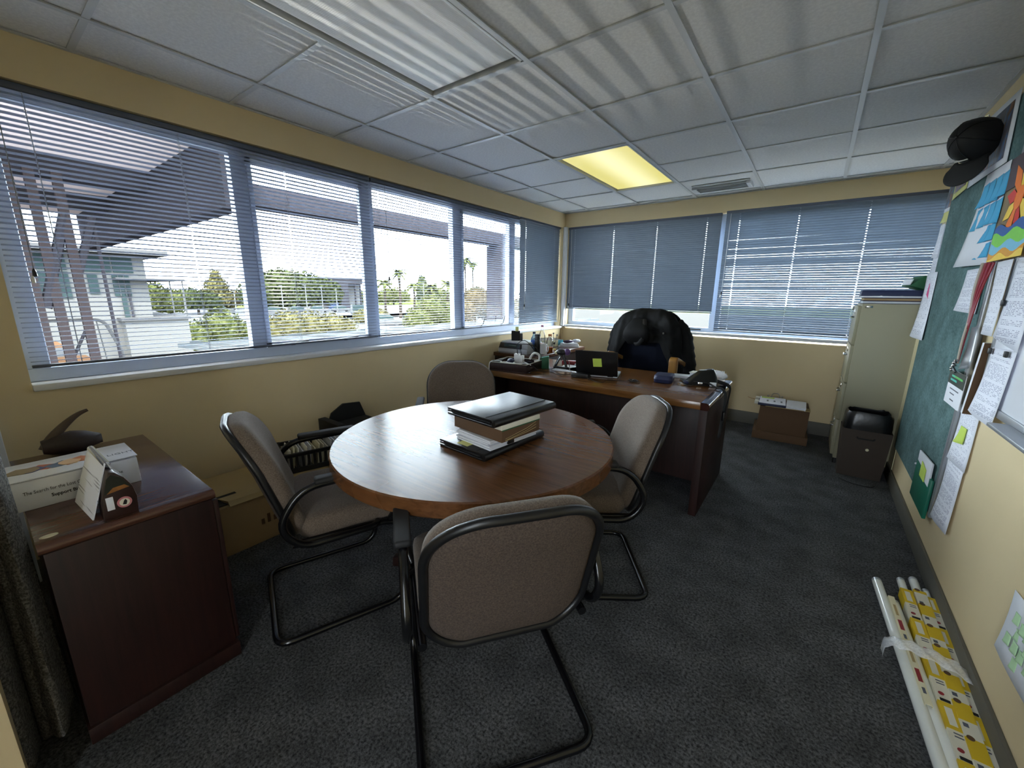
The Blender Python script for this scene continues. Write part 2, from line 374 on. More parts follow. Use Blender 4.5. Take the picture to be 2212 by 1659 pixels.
# suspended ceiling: every tile lies in its grid cell, the bars hang a little below
ceil = struct(B(-.0, AX, BY, FY, H + .05, H + .06).build('ceiling', MT['tbar'], smooth=False))
GX0, T = .355, .6
xs = [GX0 + T * i for i in range(-1, 7)]; ys = [T * j for j in range(-3, 9)]
skip = {(1, 0), (1, 1), (1, 4), (1, 5)}            # light panels sit here (column B-C)
random.seed(3)
tiles = {}
for i in range(-1, 6):
    for j in range(-3, 8):
        x0, x1 = max(GX0 + T * i, 0), min(GX0 + T * (i + 1), AX); y0, y1 = max(T * j, BY), min(T * (j + 1), FY)
        if x1 - x0 < .03 or y1 - y0 < .03 or (i, j) in skip: continue
        key = (round(x1 - x0, 3), round(y1 - y0, 3))
        if key not in tiles:
            w, h = (key[0] - .006) / 2, (key[1] - .006) / 2
            tiles[key] = B(-w, w, -h, h, 0, .015).build('ceiling_tile', MT['tile'], ceil, bevel=.002, seg=1, smooth=False); o = tiles[key]
        else: o = inst(tiles[key], 'ceiling_tile', ceil)
        o.location = ((x0 + x1) / 2, (y0 + y1) / 2, H + .006 + random.uniform(0, .003)); o.rotation_euler = (random.uniform(-.002, .002), random.uniform(-.002, .002), 0)
for x in xs:
    if 0 < x < AX: M().box(x - .012, x + .012, BY, FY, H - .001, H + .005).box(x - .003, x + .003, BY, FY, H + .005, H + .045).build('grid_bar', MT['tbar'], ceil, smooth=False)
for y in ys:
    if not BY < y < FY: continue
    runs = [(0, AX)] if round(y, 2) not in (.6, 3.0) else [(0, GX0 + T), (GX0 + 2 * T, AX)]      # cross bars stop at the light fittings
    for a_, b_ in runs: M().box(a_, b_, y - .012, y + .012, H, H + .0055).box(a_, b_, y - .003, y + .003, H + .0052, H + .045).build('grid_bar', MT['tbar'], ceil, smooth=False)
for q in ((0, .02, BY, FY), (AX - .02, AX, WE, FY), (W - .02, W, BY, WE)):
    B(q[0], q[1], q[2], q[3], H - .0012, H + .004).build('edge_angle', MT['tbar'], ceil, smooth=False)
B(0, AX, FY - .02, FY, H - .0012, H + .004).build('edge_angle', MT['tbar'], ceil, smooth=False)

# ---- ceiling lights
def diffuser_mat():
    m, nt, b = base('ribbed_diffuser'); b.inputs['Roughness'].default_value = .3; b.inputs['Base Color'].default_value = lin('#efeef0')
    tc = nn(nt, 'ShaderNodeTexCoord'); wv = nn(nt, 'ShaderNodeTexWave', Scale=40.0); wv.bands_direction = 'Y'
    w2 = nn(nt, 'ShaderNodeTexWave', Scale=40.0); w2.bands_direction = 'X'
    nt.links.new(tc.outputs['Object'], wv.inputs[0]); nt.links.new(tc.outputs['Object'], w2.inputs[0])
    ad = nn(nt, 'ShaderNodeMath', operation='ADD'); nt.links.new(wv.outputs[1], ad.inputs[0]); nt.links.new(w2.outputs[1], ad.inputs[1])
    bp = nn(nt, 'ShaderNodeBump', Strength=.35, Distance=.002); nt.links.new(ad.outputs[0], bp.inputs['Height']); nt.links.new(bp.outputs[0], b.inputs['Normal'])
    return m
def lit_mat():
    m, nt, b = base('lit_diffuser'); b.inputs['Base Color'].default_value = lin('#6b6648'); b.inputs['Roughness'].default_value = .4
    tc = nn(nt, 'ShaderNodeTexCoord'); sp = nn(nt, 'ShaderNodeSeparateXYZ'); nt.links.new(tc.outputs['Object'], sp.inputs[0])
    a = nn(nt, 'ShaderNodeMath', operation='ABSOLUTE'); s = nn(nt, 'ShaderNodeMath', operation='SUBTRACT'); s.inputs[1].default_value = .03
    nt.links.new(sp.outputs[0], s.inputs[0]); nt.links.new(s.outputs[0], a.inputs[0])
    r = nn(nt, 'ShaderNodeValToRGB'); r.color_ramp.elements[0].color = (.98, .93, .50, 1); r.color_ramp.elements[1].color = (.70, .63, .19, 1)
    r.color_ramp.elements[1].position = .22; r.color_ramp.interpolation = 'EASE'
    nt.links.new(a.outputs[0], r.inputs[0]); nt.links.new(r.outputs[0], b.inputs['Emission Color']); b.inputs['Emission Strength'].default_value = .2
    return m
def ceiling_light(y0, y1, label, dm, ribbed):
    x0, x1 = GX0 + T, GX0 + 2 * T; cx, cy = (x0 + x1) / 2, (y0 + y1) / 2
    t = thing('ceiling_light', label, 'ceiling light', (cx, cy, H))
    w, h = .286, (y1 - y0) / 2 - .014
    M().box(-w, w, -h, -h + .012, -.002, .03).box(-w, w, h - .012, h, -.002, .03).box(-w, -w + .012, -h, h, -.002, .03).box(w - .012, w, -h, h, -.002, .03).build('rim', MT['tbar'], t, bevel=.001)
    B(-w, w, -h, h, .034, .046).build('tray', MT['dark'], t)
    B(-w + .03, w - .016, -h + .016, h - .03, .010, .018).build('diffuser', dm, t, bevel=.004)
    return t
ceiling_light(0.0, 1.2, 'large unlit ceiling light with ribbed white diffuser near the viewer', diffuser_mat(), True)
ceiling_light(2.4, 3.6, 'lit pale yellow ceiling light panel towards the far wall', lit_mat(), False)
# slot air vent near the far wall
v = thing('air_vent', 'white slotted ceiling air vent above the far blinds', 'air vent', (1.86, 3.93, H))
B(-.24, .24, -.13, .13, -.004, .004).build('plate', MT['tbar'], v, bevel=.002)
for k, yy in enumerate((-.075, -.02, .035)): B(-.20, .20, yy, yy + .028, -.012, -.005).build('slot', MT['dark'] if k != 1 else MT['grey'], v)
for k, yy in enumerate((-.085, -.03, .025, .08)): M().hexa([(-.21, yy, -.004), (.21, yy, -.004), (.21, yy + .006, -.004), (-.21, yy + .006, -.004)], [(-.21, yy - .01, -.022), (.21, yy - .01, -.022), (.21, yy - .004, -.022), (-.21, yy - .004, -.022)]).build('vane', MT['tbar'], v)
for sx in (-1, 1): M().box(sx * .225 - .018, sx * .225 + .018, -.10, .10, -.026, -.003).build('end_cap', MT['grey'], v, bevel=.004)

# ---- windows
def win_left():
    X0, X1 = -.13, -.07
    f = M()
    for a, b_ in ((-.335, -.26), (.585, .665), (1.42, 1.515), (2.36, 2.46), (3.23, 3.33), (4.16, 4.235)): f.box(X0, X1, a, b_, SILL + .06, HEAD - .06)
    f.box(X0, X1, -.335, 4.235, SILL, SILL + .06).box(X0, X1, -.335, 4.235, HEAD - .06, HEAD)
    w = struct(f.build('window_1', MT['frame'], bevel=.003, smooth=False))
    bays = [(-.26, .585), (.665, 1.42), (1.515, 2.36), (2.46, 3.23), (3.33, 4.16)]
    for i, (a, b_) in enumerate(bays):
        B(-.102, -.098, a, b_, SILL + .06, HEAD - .06).build('pane', MT['sheet'], w)
        if i in (1, 3):      # opening sashes carry their own thin frame
            M().box(-.075, -.055, a, a + .025, SILL + .06, HEAD - .06).box(-.075, -.055, b_ - .025, b_, SILL + .06, HEAD - .06).box(-.075, -.055, a, b_, SILL + .06, SILL + .09).box(-.075, -.055, a, b_, HEAD - .09, HEAD - .06).build('sash', MT['frame'], w, bevel=.002)
    def stay(y, up):
        h = M().box(-.058, -.048, y - .012, y + .012, SILL + .062, SILL + .082)
        if up: h.tube([(-.052, y, SILL + .075), (-.046, y + .03, SILL + .10), (-.04, y + .05, SILL + .17)], .006, 6)
        else: h.tube([(-.05, y - .08, SILL + .075), (-.047, y + .10, SILL + .085)], .006, 6)
        h.build('stay_handle', MT['black'], w)
    stay(.82, 0); stay(1.2, 0); stay(2.72, 1); stay(3.06, 1)
win_left()
def win_far():
    Y0, Y1 = FY + .07, FY + .13; f = M()
    for a, b_ in ((.05, .12), (1.79, 1.89), (3.55, 3.62)): f.box(a, b_, Y0, Y1, SILL + .065, HEAD - .06)
    f.box(.05, 3.62, Y0, Y1, SILL, SILL + .065).box(.05, 3.62, Y0, Y1, HEAD - .06, HEAD)
    w = struct(f.build('window_2', MT['frame'], bevel=.003, smooth=False))
    for a, b_ in ((.12, 1.79), (1.89, 3.55)): B(a, b_, FY + .098, FY + .102, SILL + .065, HEAD - .06).build('pane', MT['sheet'], w)
    M().box(1.55, 1.72, FY + .05, FY + .07, SILL + .035, SILL + .047).cyl((1.58, FY + .06, SILL + .03), (1.58, FY + .06, SILL + .06), .012, n=8).build('stay_handle', MT['black'], w)
win_far()

# ---- venetian blinds: every slat is a part
def blind(label, org, ux, length, ztop, zbot, tilt, ladders, mat, drop_first=.03, wand=None, pitch=.0215, bow=0.0):
    """org: left end seen from the room, ux: along the slat, room side is +n"""
    ux = Vector(ux); nrm = Vector((0, 0, 1)).cross(ux)  # points into the room for the given ux
    t = thing('venetian_blind', label, 'window blind', org)
    mt = Matrix((ux, nrm, Vector((0, 0, 1)))).transposed().to_4x4()
    t.rotation_euler = mt.to_euler()
    z0 = org[2]
    B(0, length, -.016, .016, ztop - z0 - .026, ztop - z0).build('head_rail', MT['rail'], t, bevel=.002)
    n = int((ztop - .026 - drop_first - zbot - .014) / pitch)
    # slat mesh: shallow crown, cord slots punched at the ladders
    wd, slot, hw = .0125, .0042, .0026
    cuts = [0.0]
    for l in ladders: cuts += [l - slot, l + slot]
    cuts.append(length)
    prof = [(-wd, 0), (-wd * .45, .0016), (-hw, .002), (hw, .002), (wd * .45, .0016), (wd, 0)]
    s = M()
    ca, sa = math.cos(tilt), math.sin(tilt)
    pr = [(y * ca - z * sa, y * sa + z * ca) for y, z in prof]
    k = len(pr)
    s.add([(c, y, z) for c in cuts for y, z in pr], [(i * k + j, (i + 1) * k + j, (i + 1) * k + j + 1, i * k + j + 1) for i in range(len(cuts) - 1) for j in range(k - 1) if not (i % 2 == 1 and j == 2)])
    first = None; zz = ztop - .026 - drop_first
    for i in range(n):
        z = zz - i * pitch - z0
        if first is None: o = first = s.build('slat', mat, t, ang=60)
        else: o = inst(first, 'slat', t)
        o.location = (0, random.uniform(-.0006, .0006), z + random.uniform(-.0002, .0002)); o.rotation_euler = (random.uniform(-.006, .006), random.uniform(-.0004, .0004), 0)
    zl = zz - n * pitch + pitch * .35
    B(0, length, -.012, .012, zl - z0 - .012, zl - z0).build('bottom_rail', MT['rail'] if mat is MT['slat'] else mat, t, bevel=.003)
    for l in ladders:
        c = M()
        for yy in (-.0125, .0125): c.tube([(l, yy, ztop - z0 - .026), (l, yy, zl - z0)], .0007, 4)
        c.tube([(l, 0, ztop - z0 - .026), (l, 0, zl - z0)], .0008, 4).build('ladder_cord', MT['cord'], t)
    if wand:
        x, zb = wand
        M().tube([(x, .03, ztop - z0 - .03), (x + .004, .034, zb - z0)], .0018, 5).build('pull_cord', MT['white'] if mat is not MT['slat'] else MT['cord'], t)
        M().lathe([(.003, 0), (.007, -.012), (.008, -.03), (.004, -.034)], 8, (x + .004, .034, zb - z0)).build('cord_tassel', MT['black'], t)
        M().lathe([(.003, 0), (.006, -.01), (.006, -.03)], 8, (x + .012, .034, zb - z0 - .03)).build('cord_tassel', MT['white'], t)
    return t
BX = -.025
# left window: the local x axis runs towards the viewer so that the room (+x) is on the normal's side
blind('nearest long open blind with level slats, left window', (BX, 1.455, 1.5), (0, -1, 0), 1.775, 2.128, .955, math.radians(13), [.09, .59, 1.11, 1.62], MT['slat'], .006, wand=(1.70, 1.40))
blind('second open blind with level slats, left window beside the corner blind', (BX, 3.335, 1.5), (0, -1, 0), 1.865, 2.128, .955, math.radians(6), [.20, .85, 1.42, 1.80], MT['slat'], .006, wand=(1.76, 1.44))
blind('short closed blue blind on the left wall beside the room corner', (BX, 4.22, 1.5), (0, -1, 0), .86, 2.14, .935, math.radians(60), [.12, .74], MT['slat_dark'], .012, wand=(.80, 1.20))
blind('closed far blind raised above the bright window strip behind the chair', (1.815, FY + .015, 1.5), (-1, 0, 0), 1.765, 2.14, 1.12, math.radians(74), [.135, .65, 1.16, 1.676], MT['slat_dark'], .012, wand=(1.71, 1.20))
blind('lowered far blind with bright gaps between slats above the cabinet', (3.60, FY + .015, 1.5), (-1, 0, 0), 1.745, 2.15, .93, math.radians(54.5), [.15, .63, 1.13, 1.62], MT['slat_dark'], .012, wand=(1.70, 1.36))

# ------------------------------------------------------------------ round table
def make_round_table():
    t = thing('round_table', 'round polished brown wooden meeting table with four chairs around it', 'table', (1.572, .812, 0))
    R_, top = .60, .70
    M().lathe([(0.0, top - .06), (R_ - .006, top - .06), (R_, top - .054), (R_, top - .005), (R_ - .005, top), (0.0, top)], 96).build('tabletop', MT['table'], t, ang=40)
    M().lathe([(.10, .06), (.10, .60), (.14, .64)], 32).build('pedestal', MT['mahogany'], t)
    for a in range(4):
        M().hexa([(.06, -.03, 0), (.42, -.025, 0), (.42, .025, 0), (.06, .03, 0)], [(.06, -.03, .09), (.42, -.02, .045), (.42, .02, .045), (.06, .03, .09)]).xf(Matrix.Rotation(a * PI / 2 + .5, 4, 'Z')).build('foot', MT['mahogany'], t, bevel=.006)
    return t
make_round_table()

# ------------------------------------------------------------------ cantilever visitor chairs
def make_chair():
    t = thing('meeting_chair', 'x', 'chair', (0, 0, 0), 0, 'taupe chairs around the round table')
    # sled frame: one bent tube per chair, up at the front, open under the seat
    side = lambda s: [(s * .232, -.16, .40), (s * .236, .10, .40), (s * .242, .245, .385), (s * .248, .262, .20), (s * .25, .24, .0135), (s * .25, -.24, .0135)]
    p = fillet(side(-1), .07) ; q = fillet(side(1), .07)
    path = p[:-1] + fillet([(-.25, -.10, .0135), (-.25, -.25, .0135), (.25, -.25, .0135), (.25, -.10, .0135)], .06)[1:-1] + list(reversed(q))[1:]
    M().tube(path, .0128, 10).build('sled_frame', MT['gloss_black'], t, ang=60)
    # seat
    st = M(); rings = []
    for z, sc in ((.402, .90), (.404, .955), (.42, .99), (.452, 1.0), (.47, .985), (.482, .93), (.487, .80), (.489, .5)):
        rings.append([Vector((x * sc, y * .94 * sc + .08, z + (.008 * (1 - (y / .235) ** 2) if z > .45 else 0) - (.02 * max(0, y - .15) / .085 if z > .44 else 0))) for x, y in rrect(.47, .47, .09, .07, 8)])
    st.loft(rings); st.build('seat', MT['fabric'], t, ang=50)
    M().box(-.20, .20, -.11, .27, .385, .403).build('seat_pan', MT['black'], t, bevel=.004)
    # back: outline in the back's own plane (x, h), leaning backwards and slightly hollow
    Lh, wd = .48, .45
    ol = [(x, y * 1.0) for x, y in rrect(wd, Lh, .165, .10, 12)]
    b0, lean = Vector((0, -.240, .614)), math.radians(17)
    nrm = Vector((0, math.cos(lean), math.sin(lean))); up = Vector((0, -math.sin(lean), math.cos(lean)))
    def P(x, h, d): return b0 + Vector((x, 0, 0)) + up * h + nrm * (d + .035 * (x / .23) ** 2 - .012 * max(0, (h - .05) / .18))
    def ring(sc, d, hs=None): return [P(x * sc, h * (hs or sc), d) for x, h in ol]
    M().loft([ring(.965, .004), ring(1.0, .012), ring(1.012, .03), ring(.99, .05), ring(.93, .063), ring(.80, .071), ring(.55, .075), ring(.2, .076)]).build('backrest', MT['fabric'], t, ang=70)
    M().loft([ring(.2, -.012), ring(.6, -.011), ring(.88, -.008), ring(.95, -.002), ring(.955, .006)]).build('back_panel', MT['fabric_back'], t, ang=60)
    M().tube([P(x * 1.0, h * 1.0, -.001) for x, h in ol], .0125, 8, closed=True).build('back_trim', MT['black'], t, ang=60)
    M().tube([(0, .06, .393), (0, -.06, .392), (0, -.12, .395), (0, -.15, .42)], .02, 8, flat=(.4, 1.4)).build('back_bracket', MT['black'], t)
    for s in (-1, 1):
        x = s * .268
        a = fillet([(s * .235, .15, .402), (x, .13, .405), (x, -.135, .402), (x, -.20, .50), (x, -.12, .632), (x, .17, .640), (x, .232, .60), (x * .97, .225, .46), (s * .24, .20, .402)], .075, 6)
        am = M().tube(a, .0135, 10).build('armrest', MT['gloss_black'], t, ang=60)
        M().box(x - .024, x + .024, -.07, .185, .640, .662).build('arm_pad', MT['rubber'], am, bevel=.009, seg=3)
    return t
chair = make_chair()
def place_chair(o, mid, fwd, label):       # mid: middle of the rear floor bar
    f = Vector(fwd).normalized(); o.rotation_euler = (0, 0, math.atan2(-f.x, f.y)); o.location = (mid[0] + f.x * .25, mid[1] + f.y * .25, 0); o['label'] = label
chairs = [chair] + [copy_tree(chair) for _ in range(3)]
place_chair(chairs[0], (2.215, .245), (-.80, .60), 'taupe cantilever chair nearest the viewer, seen from behind')
place_chair(chairs[1], (1.035, .115), (.345, .94), 'taupe cantilever chair on the left by the mahogany cabinet')
place_chair(chairs[2], (2.155, 1.33), (-.82, -.575), 'taupe cantilever chair in front of the desk, right of the table')
place_chair(chairs[3], (.80, 1.53), (.72, -.69), 'taupe chair behind the table near the window wall, facing the viewer')

# ------------------------------------------------------------------ desk, side return
D = thing('office_desk', 'brown wooden office desk with laptop and rounded dark right edge', 'desk', (1.46, 2.38, 0))
DX0, DX1, DY0, DY1, DZ = .62 - 1.46, 2.305 - 1.46, 1.985 - 2.38, 2.79 - 2.38, .715
B(DX0, DX1 - .048, DY0, DY1, DZ - .045, DZ).build('desktop', MT['desk'], D, bevel=.003)
pr = [(DX1 - .046, DZ - .045), (DX1 - .010, DZ - .045), (DX1 - .001, DZ - .036), (DX1, DZ - .022), (DX1 - .004, DZ - .009), (DX1 - .014, DZ - .001), (DX1 - .026, DZ), (DX1 - .046, DZ)]
M().prism(pr, DY0, DY1, 'y').build('end_cap', MT['edge'], D, ang=50)
B(DX0 + .01, DX0 + .045, DY0 + .02, DY1 - .02, 0, DZ - .046).build('side_panel', MT['mahogany'], D, bevel=.002)
B(DX1 - .052, DX1 - .008, DY0 + .006, DY1 - .03, 0, DZ - .046).build('side_panel', MT['mahogany'], D, bevel=.002)
B(DX0 + .045, DX1 - .052, DY0 + .24, DY0 + .26, .12, DZ - .046).build('modesty_panel', MT['mahogany'], D, bevel=.001)
pd = B(DX1 - .46, DX1 - .054, DY0 + .28, DY1 - .03, .10, DZ - .047).build('drawer_pedestal', MT['mahogany'], D, bevel=.002)
for k in range(3): B(DX1 - .455, DX1 - .06, DY1 - .03, DY1 - .012, .11 + k * .185, .11 + k * .185 + .175).build('drawer_front', MT['mahogany'], pd, bevel=.003)
Rt = thing('desk_return', 'dark wooden side table under the printer and bottles in the room corner', 'desk', (.30, 3.37, 0))
B(-.28, .262, -.53, .53, .672, .71).build('top', MT['cabtop'], Rt, bevel=.004)
B(-.27, .24, -.52, -.49, 0, .671).build('side_panel', MT['mahogany'], Rt, bevel=.002)
B(-.27, .24, .49, .52, 0, .671).build('side_panel', MT['mahogany'], Rt, bevel=.002)
B(.20, .222, -.49, .49, .56, .671).build('front_rail', MT['mahogany'], Rt, bevel=.002)
B(.10, .118, -.49, .49, .05, .56).build('front_panel', MT['mahogany'], Rt, bevel=.002)

# ------------------------------------------------------------------ mahogany cabinet (left foreground)
Cb = thing('low_cabinet', 'low mahogany cabinet at the left edge with white box and calendar on it', 'cabinet', (.73, -.255, 0))
cx0, cx1, cy0, cy1, cz = .30 - .73, 1.165 - .73, -.452 + .255, -.058 + .255, .66
B(cx0, cx1, cy0 + .008, cy1 - .006, .05, cz - .032).build('body', MT['mahogany'], Cb, bevel=.002)
B(cx0 + .01, cx1 + .012, cy0 + .002, cy1 + .002, 0, .055).build('plinth', MT['mahogany'], Cb, bevel=.002)
B(cx0 - .02, cx1 - .028, cy0, cy1, cz - .03, cz).build('top', MT['cabtop'], Cb, bevel=.001)
pr = [(cx1 - .0275, cz - .03), (cx1 + .004, cz - .03), (cx1 + .012, cz - .022), (cx1 + .014, cz - .012), (cx1 + .010, cz - .004), (cx1 + .002, cz), (cx1 - .0275, cz)]
M().prism(pr, cy0, cy1, 'y').build('rounded_edge', MT['cabtop'], Cb, ang=50)
for sx in (0, 1):
    d = B(cx0 + .01 + sx * .43, cx0 + .43 + sx * .43, cy1 - .006, cy1 + .010, .065, cz - .04).build('door', MT['mahogany'], Cb, bevel=.003)
    M().cyl((cx0 + .39 + sx * .09, cy1 + .01, .42), (cx0 + .39 + sx * .09, cy1 + .03, .42), .010, n=10).build('knob', MT['brass'], d)

# ------------------------------------------------------------------ filing cabinet in the alcove
Fc = thing('filing_cabinet', 'tall putty coloured steel filing cabinet beside the far blinds', 'filing cabinet', (3.275, 3.76, 0))
fx0, fx1, fy0, fy1, fz = 2.972 - 3.275, 3.60 - 3.275, 3.535 - 3.76, 3.995 - 3.76, 1.27
B(fx0 + .012, fx1, fy0, fy1, .05, fz).build('case', MT['cab'], Fc, bevel=.004)
B(fx0 + .03, fx1, fy0 + .015, fy1 - .015, .012, .055).build('plinth', MT['dark'], Fc)
for k in range(4):
    z0 = .075 + k * .296
    d = B(fx0 - .008, fx0 + .013, fy0 + .012, fy1 - .012, z0, z0 + .288).build('drawer', MT['cab'], Fc, bevel=.003)
    M().tube(fillet([(fx0 - .008, -.05, z0 + .20), (fx0 - .028, -.05, z0 + .20), (fx0 - .028, .05, z0 + .20), (fx0 - .008, .05, z0 + .20)], .012, 4), .005, 8).build('handle', MT['chrome'], d)
    B(fx0 - .013, fx0 - .007, -.045, .045, z0 + .225, z0 + .26).build('label_holder', MT['chrome'], d, bevel=.001)
M().cyl((fx0 - .009, .14, fz - .045), (fx0 - .02, .14, fz - .045), .011, n=12).build('lock', MT['chrome'], Fc)
B(fx0 + .03, fx0 + .075, fy0 - .003, fy0 + .002, fz - .03, fz - .016).build('badge', MT['chrome'], Fc, bevel=.001)
for sy in (fy0 + .04, fy1 - .04): M().cyl((fx0 + .03, sy, 0), (fx0 + .03, sy, .05), .016, n=10).build('foot', MT['black'], Fc)

# ------------------------------------------------------------------ executive chair with the jacket over it
Ex = thing('desk_chair', 'navy upholstered desk chair with honey wooden arms behind the desk', 'chair', (1.475, 3.36, 0))
def bk(sc, y, hs=None):
    return [Vector((x * sc, y - .05 * ((h) / .33) * .5 + .03 * (x / .28) ** 2 * -1, .82 + h * (hs or sc))) for x, h in rrect(.56, .66, .13, .06, 9)]
M().loft([bk(.3, .075), bk(.9, .07), bk(.99, .045), bk(1.0, .02), bk(.97, -.015), bk(.85, -.035), bk(.4, -.045)]).build('backrest', MT['navy'], Ex, ang=60)
M().loft([[Vector((x * s, y * s - .28, z)) for x, y in rrect(.54, .52, .10, .08, 8)] for z, s in ((.42, .9), (.43, 1.0), (.50, 1.0), (.525, .93), (.53, .6))]).build('seat', MT['navy'], Ex, ang=50)
for s in (-1, 1):
    x = .045 + s * .285
    M().prism([(.03, .675), (-.265, .765), (-.275, .45), (-.315, .45), (-.318, .77), (-.305, .793), (-.275, .802), (.03, .715)], x - .034, x + .034, 'x').build('armrest', MT['oak'], Ex, bevel=.008, seg=3)
M().cyl((0, -.26, .10), (0, -.26, .42), .028, n=14).build('gas_column', MT['black'], Ex)
for k in range(5):
    a = 2 * PI * k / 5 + .3; e = Vector((math.cos(a) * .29, -.26 + math.sin(a) * .29, .07))
    M().tube([(0, -.26, .115), e], [.028, .018], 8).build('leg', MT['oak'], Ex)
    M().cyl((e.x - .012, e.y, .027), (e.x + .012, e.y, .027), .027, n=12).cyl((e.x, e.y, .03), (e.x, e.y, .075), .008, n=6).build('castor', MT['black'], Ex)

def make_jacket():
    J = thing('jacket', 'black puffer jacket draped over the navy desk chair', 'jacket', (1.475, 3.36, 0))
    def wr(p):       # wrinkles
        n = noise.noise(Vector((p.x * 9, p.y * 9, p.z * 7))) * .020 + noise.noise(Vector((p.x * 24 + 5, p.y * 20, p.z * 16))) * .012
        return p + Vector((n * .4, -n, n * .5))
    def hwid(z): return .20 + .10 * min(1, max(0, (1.185 - z) / .12)) ** .6 + .055 * min(1, max(0, (1.06 - z) / .35))
    def fn(u, v):
        x = u * 2 - 1; ax = abs(x)
        zb = .93 - .06 * (1 - ax) if ax < .45 else .93 - (.26 if x < 0 else .30) * min(1, (ax - .45) / .35)
        zk = .62
        if v < .35:  z = zk + (1.09 - zk) * (v / .35); y = .138 - .05 * (z - .62)
        elif v < .55:
            a = PI * (v - .35) / .2; z = 1.09 + .095 * math.sin(a); y = .0 + .115 * math.cos(a)
        else: t = (v - .55) / .45; z = 1.09 + (zb - 1.09) * t; y = -.115 - .02 * math.sin(t * PI * .7) - (.03 * ax * ax * t)
        w = hwid(z)
        yy = y * (1 - .55 * max(0, ax - .75) / .25) + (.01 if y > 0 else 0)
        return wr(Vector((x * w, yy, z - .035 * ax ** 4 * (1 if .3 < v < .6 else 0))))
    M().grid(fn, 40, 56).build('shell', MT['jacket'], J, ang=80, solid=.014)
    for s in (-1, 1):      # sleeves hang down at the sides
        pts = crv([(s * .25, .02, 1.08), (s * .315, .04, .98), (s * .345, .05, .84), (s * (.355 if s < 0 else .37), .05, .72), (s * (.34 if s < 0 else .385), .04, .60)], 5)
        pts = [wr(q) for q in pts]; k = len(pts)
        M().tube(pts, [.04 + .022 * min(1, i / 6) + .004 * math.sin(i * 2.1) for i in range(k)], 14).build('sleeve', MT['jacket'], J, ang=80)
    # the hood hangs forward over the chest with a strap beside it
    hd = M(); rings = []
    for i in range(9):
        t = i / 8; z = 1.105 - .235 * t; w = .045 + .062 * math.sin(min(1, t * 1.25) * PI * .62) * (1 if t < .8 else 1 - (t - .8) * 2.4)
        rings.append([wr(Vector((-.045 + w * math.cos(a) * 1.15, -.155 - .045 * math.sin(t * PI) + w * .42 * math.sin(a), z))) for a in [2 * PI * j / 16 for j in range(16)]])
    hd.loft(rings).build('hood', MT['jacket'], J, ang=80)
    M().tube(crv([(.005, -.15, 1.10), (.03, -.205, 1.04), (.035, -.225, .96), (.0, -.22, .89), (-.05, -.20, .875)], 5), .017, 8, flat=(.4, 1.2)).build('strap', MT['rubber'], J, ang=80)
    for x, z in ((.185, .985), (-.17, .925)): M().cyl((x, -.13, z), (x, -.158, z), .009, n=10).build('snap_button', MT['chrome'], J)
make_jacket()

# ------------------------------------------------------------------ stack on the round table
TZ = .70
def slab(w, d, h, r=.01): return rrect(w, d, r, r, 5)
def portfolio(name, label, c, ang, z, w, d, h, note=False, tilt=0):
    t = thing(name, label, 'portfolio', (c[0], c[1], z), ang)
    if tilt: t.rotation_euler = (tilt[0], tilt[1], ang)
    # spine is on the -y side: a rounded fold joins both covers
    pr = [(-d / 2 + .012 + .012 * math.cos(a), h / 2 + h / 2 * math.sin(a)) for a in [PI / 2 + PI * k / 8 for k in range(9)]]
    M().prism(pr + [(d / 2, 0), (d / 2, h * .30), (-d / 2 + .02, h * .30), (-d / 2 + .02, h * .70), (d / 2, h * .70), (d / 2, h)], -w / 2, w / 2, 'x').build('cover', MT['leather'], t, bevel=.0025, seg=2)
    B(-w / 2 + .012, w / 2 - .012, -d / 2 + .02, d / 2 - .01, h * .31, h * .69).build('page_block', MT['dark'], t)
    zp = []
    for k in range(26): q = -d / 2 + .03 + (d - .03) * k / 25; zp.append((-w / 2 + .004, q, h * .5))
    M().tube(zp, .0035, 5).build('zip', MT['rubber'], t)
    M().tube([(-w / 2 + .006, -d / 2 + .055, h + .0004), (0, -d / 2 + .05, h + .0004), (w / 2 - .006, -d / 2 + .055, h + .0004)], .0012, 4).build('seam', MT['rubber'], t)
    if note: B(-w / 2 + .015, -w / 2 + .08, -d / 2 + .115, -d / 2 + .175, h, h + .0012).build('sticky_note', MT['yellow'], t)['label'] = 'small yellow sticky note'
    return t
# long side of the stack runs from (1.80,.59) to (1.84,.93)
portfolio('leather_portfolio', 'black leather portfolio lowest in the stack, lying on the round table', (1.687, .80), math.radians(86), TZ, .37, .265, .030, True)
ps = thing('paper_pile', 'thick pile of loose white papers in the stack on the round table', 'papers', (1.715, .79, TZ + .030), math.radians(82))
zz = 0
random.seed(5)
for k in range(6):
    h = .0065; a, b_ = random.uniform(-.006, .006), random.uniform(-.006, .006)
    B(-.135 + a, .135 + a, -.10 + b_, .10 + b_, zz, zz + h).xf(Matrix.Rotation(random.uniform(-.03, .03), 4, 'Z')).build('sheaf', MT['paper'], ps, bevel=.001, seg=1); zz += h + .0006
B(-.04, -.005, -.104, -.09, .004, .028).build('bulldog_clip', MT['black'], ps, bevel=.002)
bx = thing('file_box', 'brown box with white lid strip in the middle of the table stack', 'box', (1.722, .775, TZ + .0735), math.radians(83))
B(-.108, .108, -.140, .140, 0, .050).build('body', MT['darkkraft'], bx, bevel=.0015)
B(-.109, .109, -.141, .141, .048, .068).build('lid', MT['tubewhite'], bx, bevel=.0015)
B(-.1085, .1085, -.1415, -.1405, .045, .049).build('green_band', MT['green_box'], bx)
for y0, y1 in ((.006, .03), (.012, .042), (.004, .018)): M().tube([(-.09, -.1408, y0), (.03, -.1408, (y0 + y1) / 2), (.085, -.1408, y1)], .0012, 4).build('crease', MT['lightkraft'], bx)
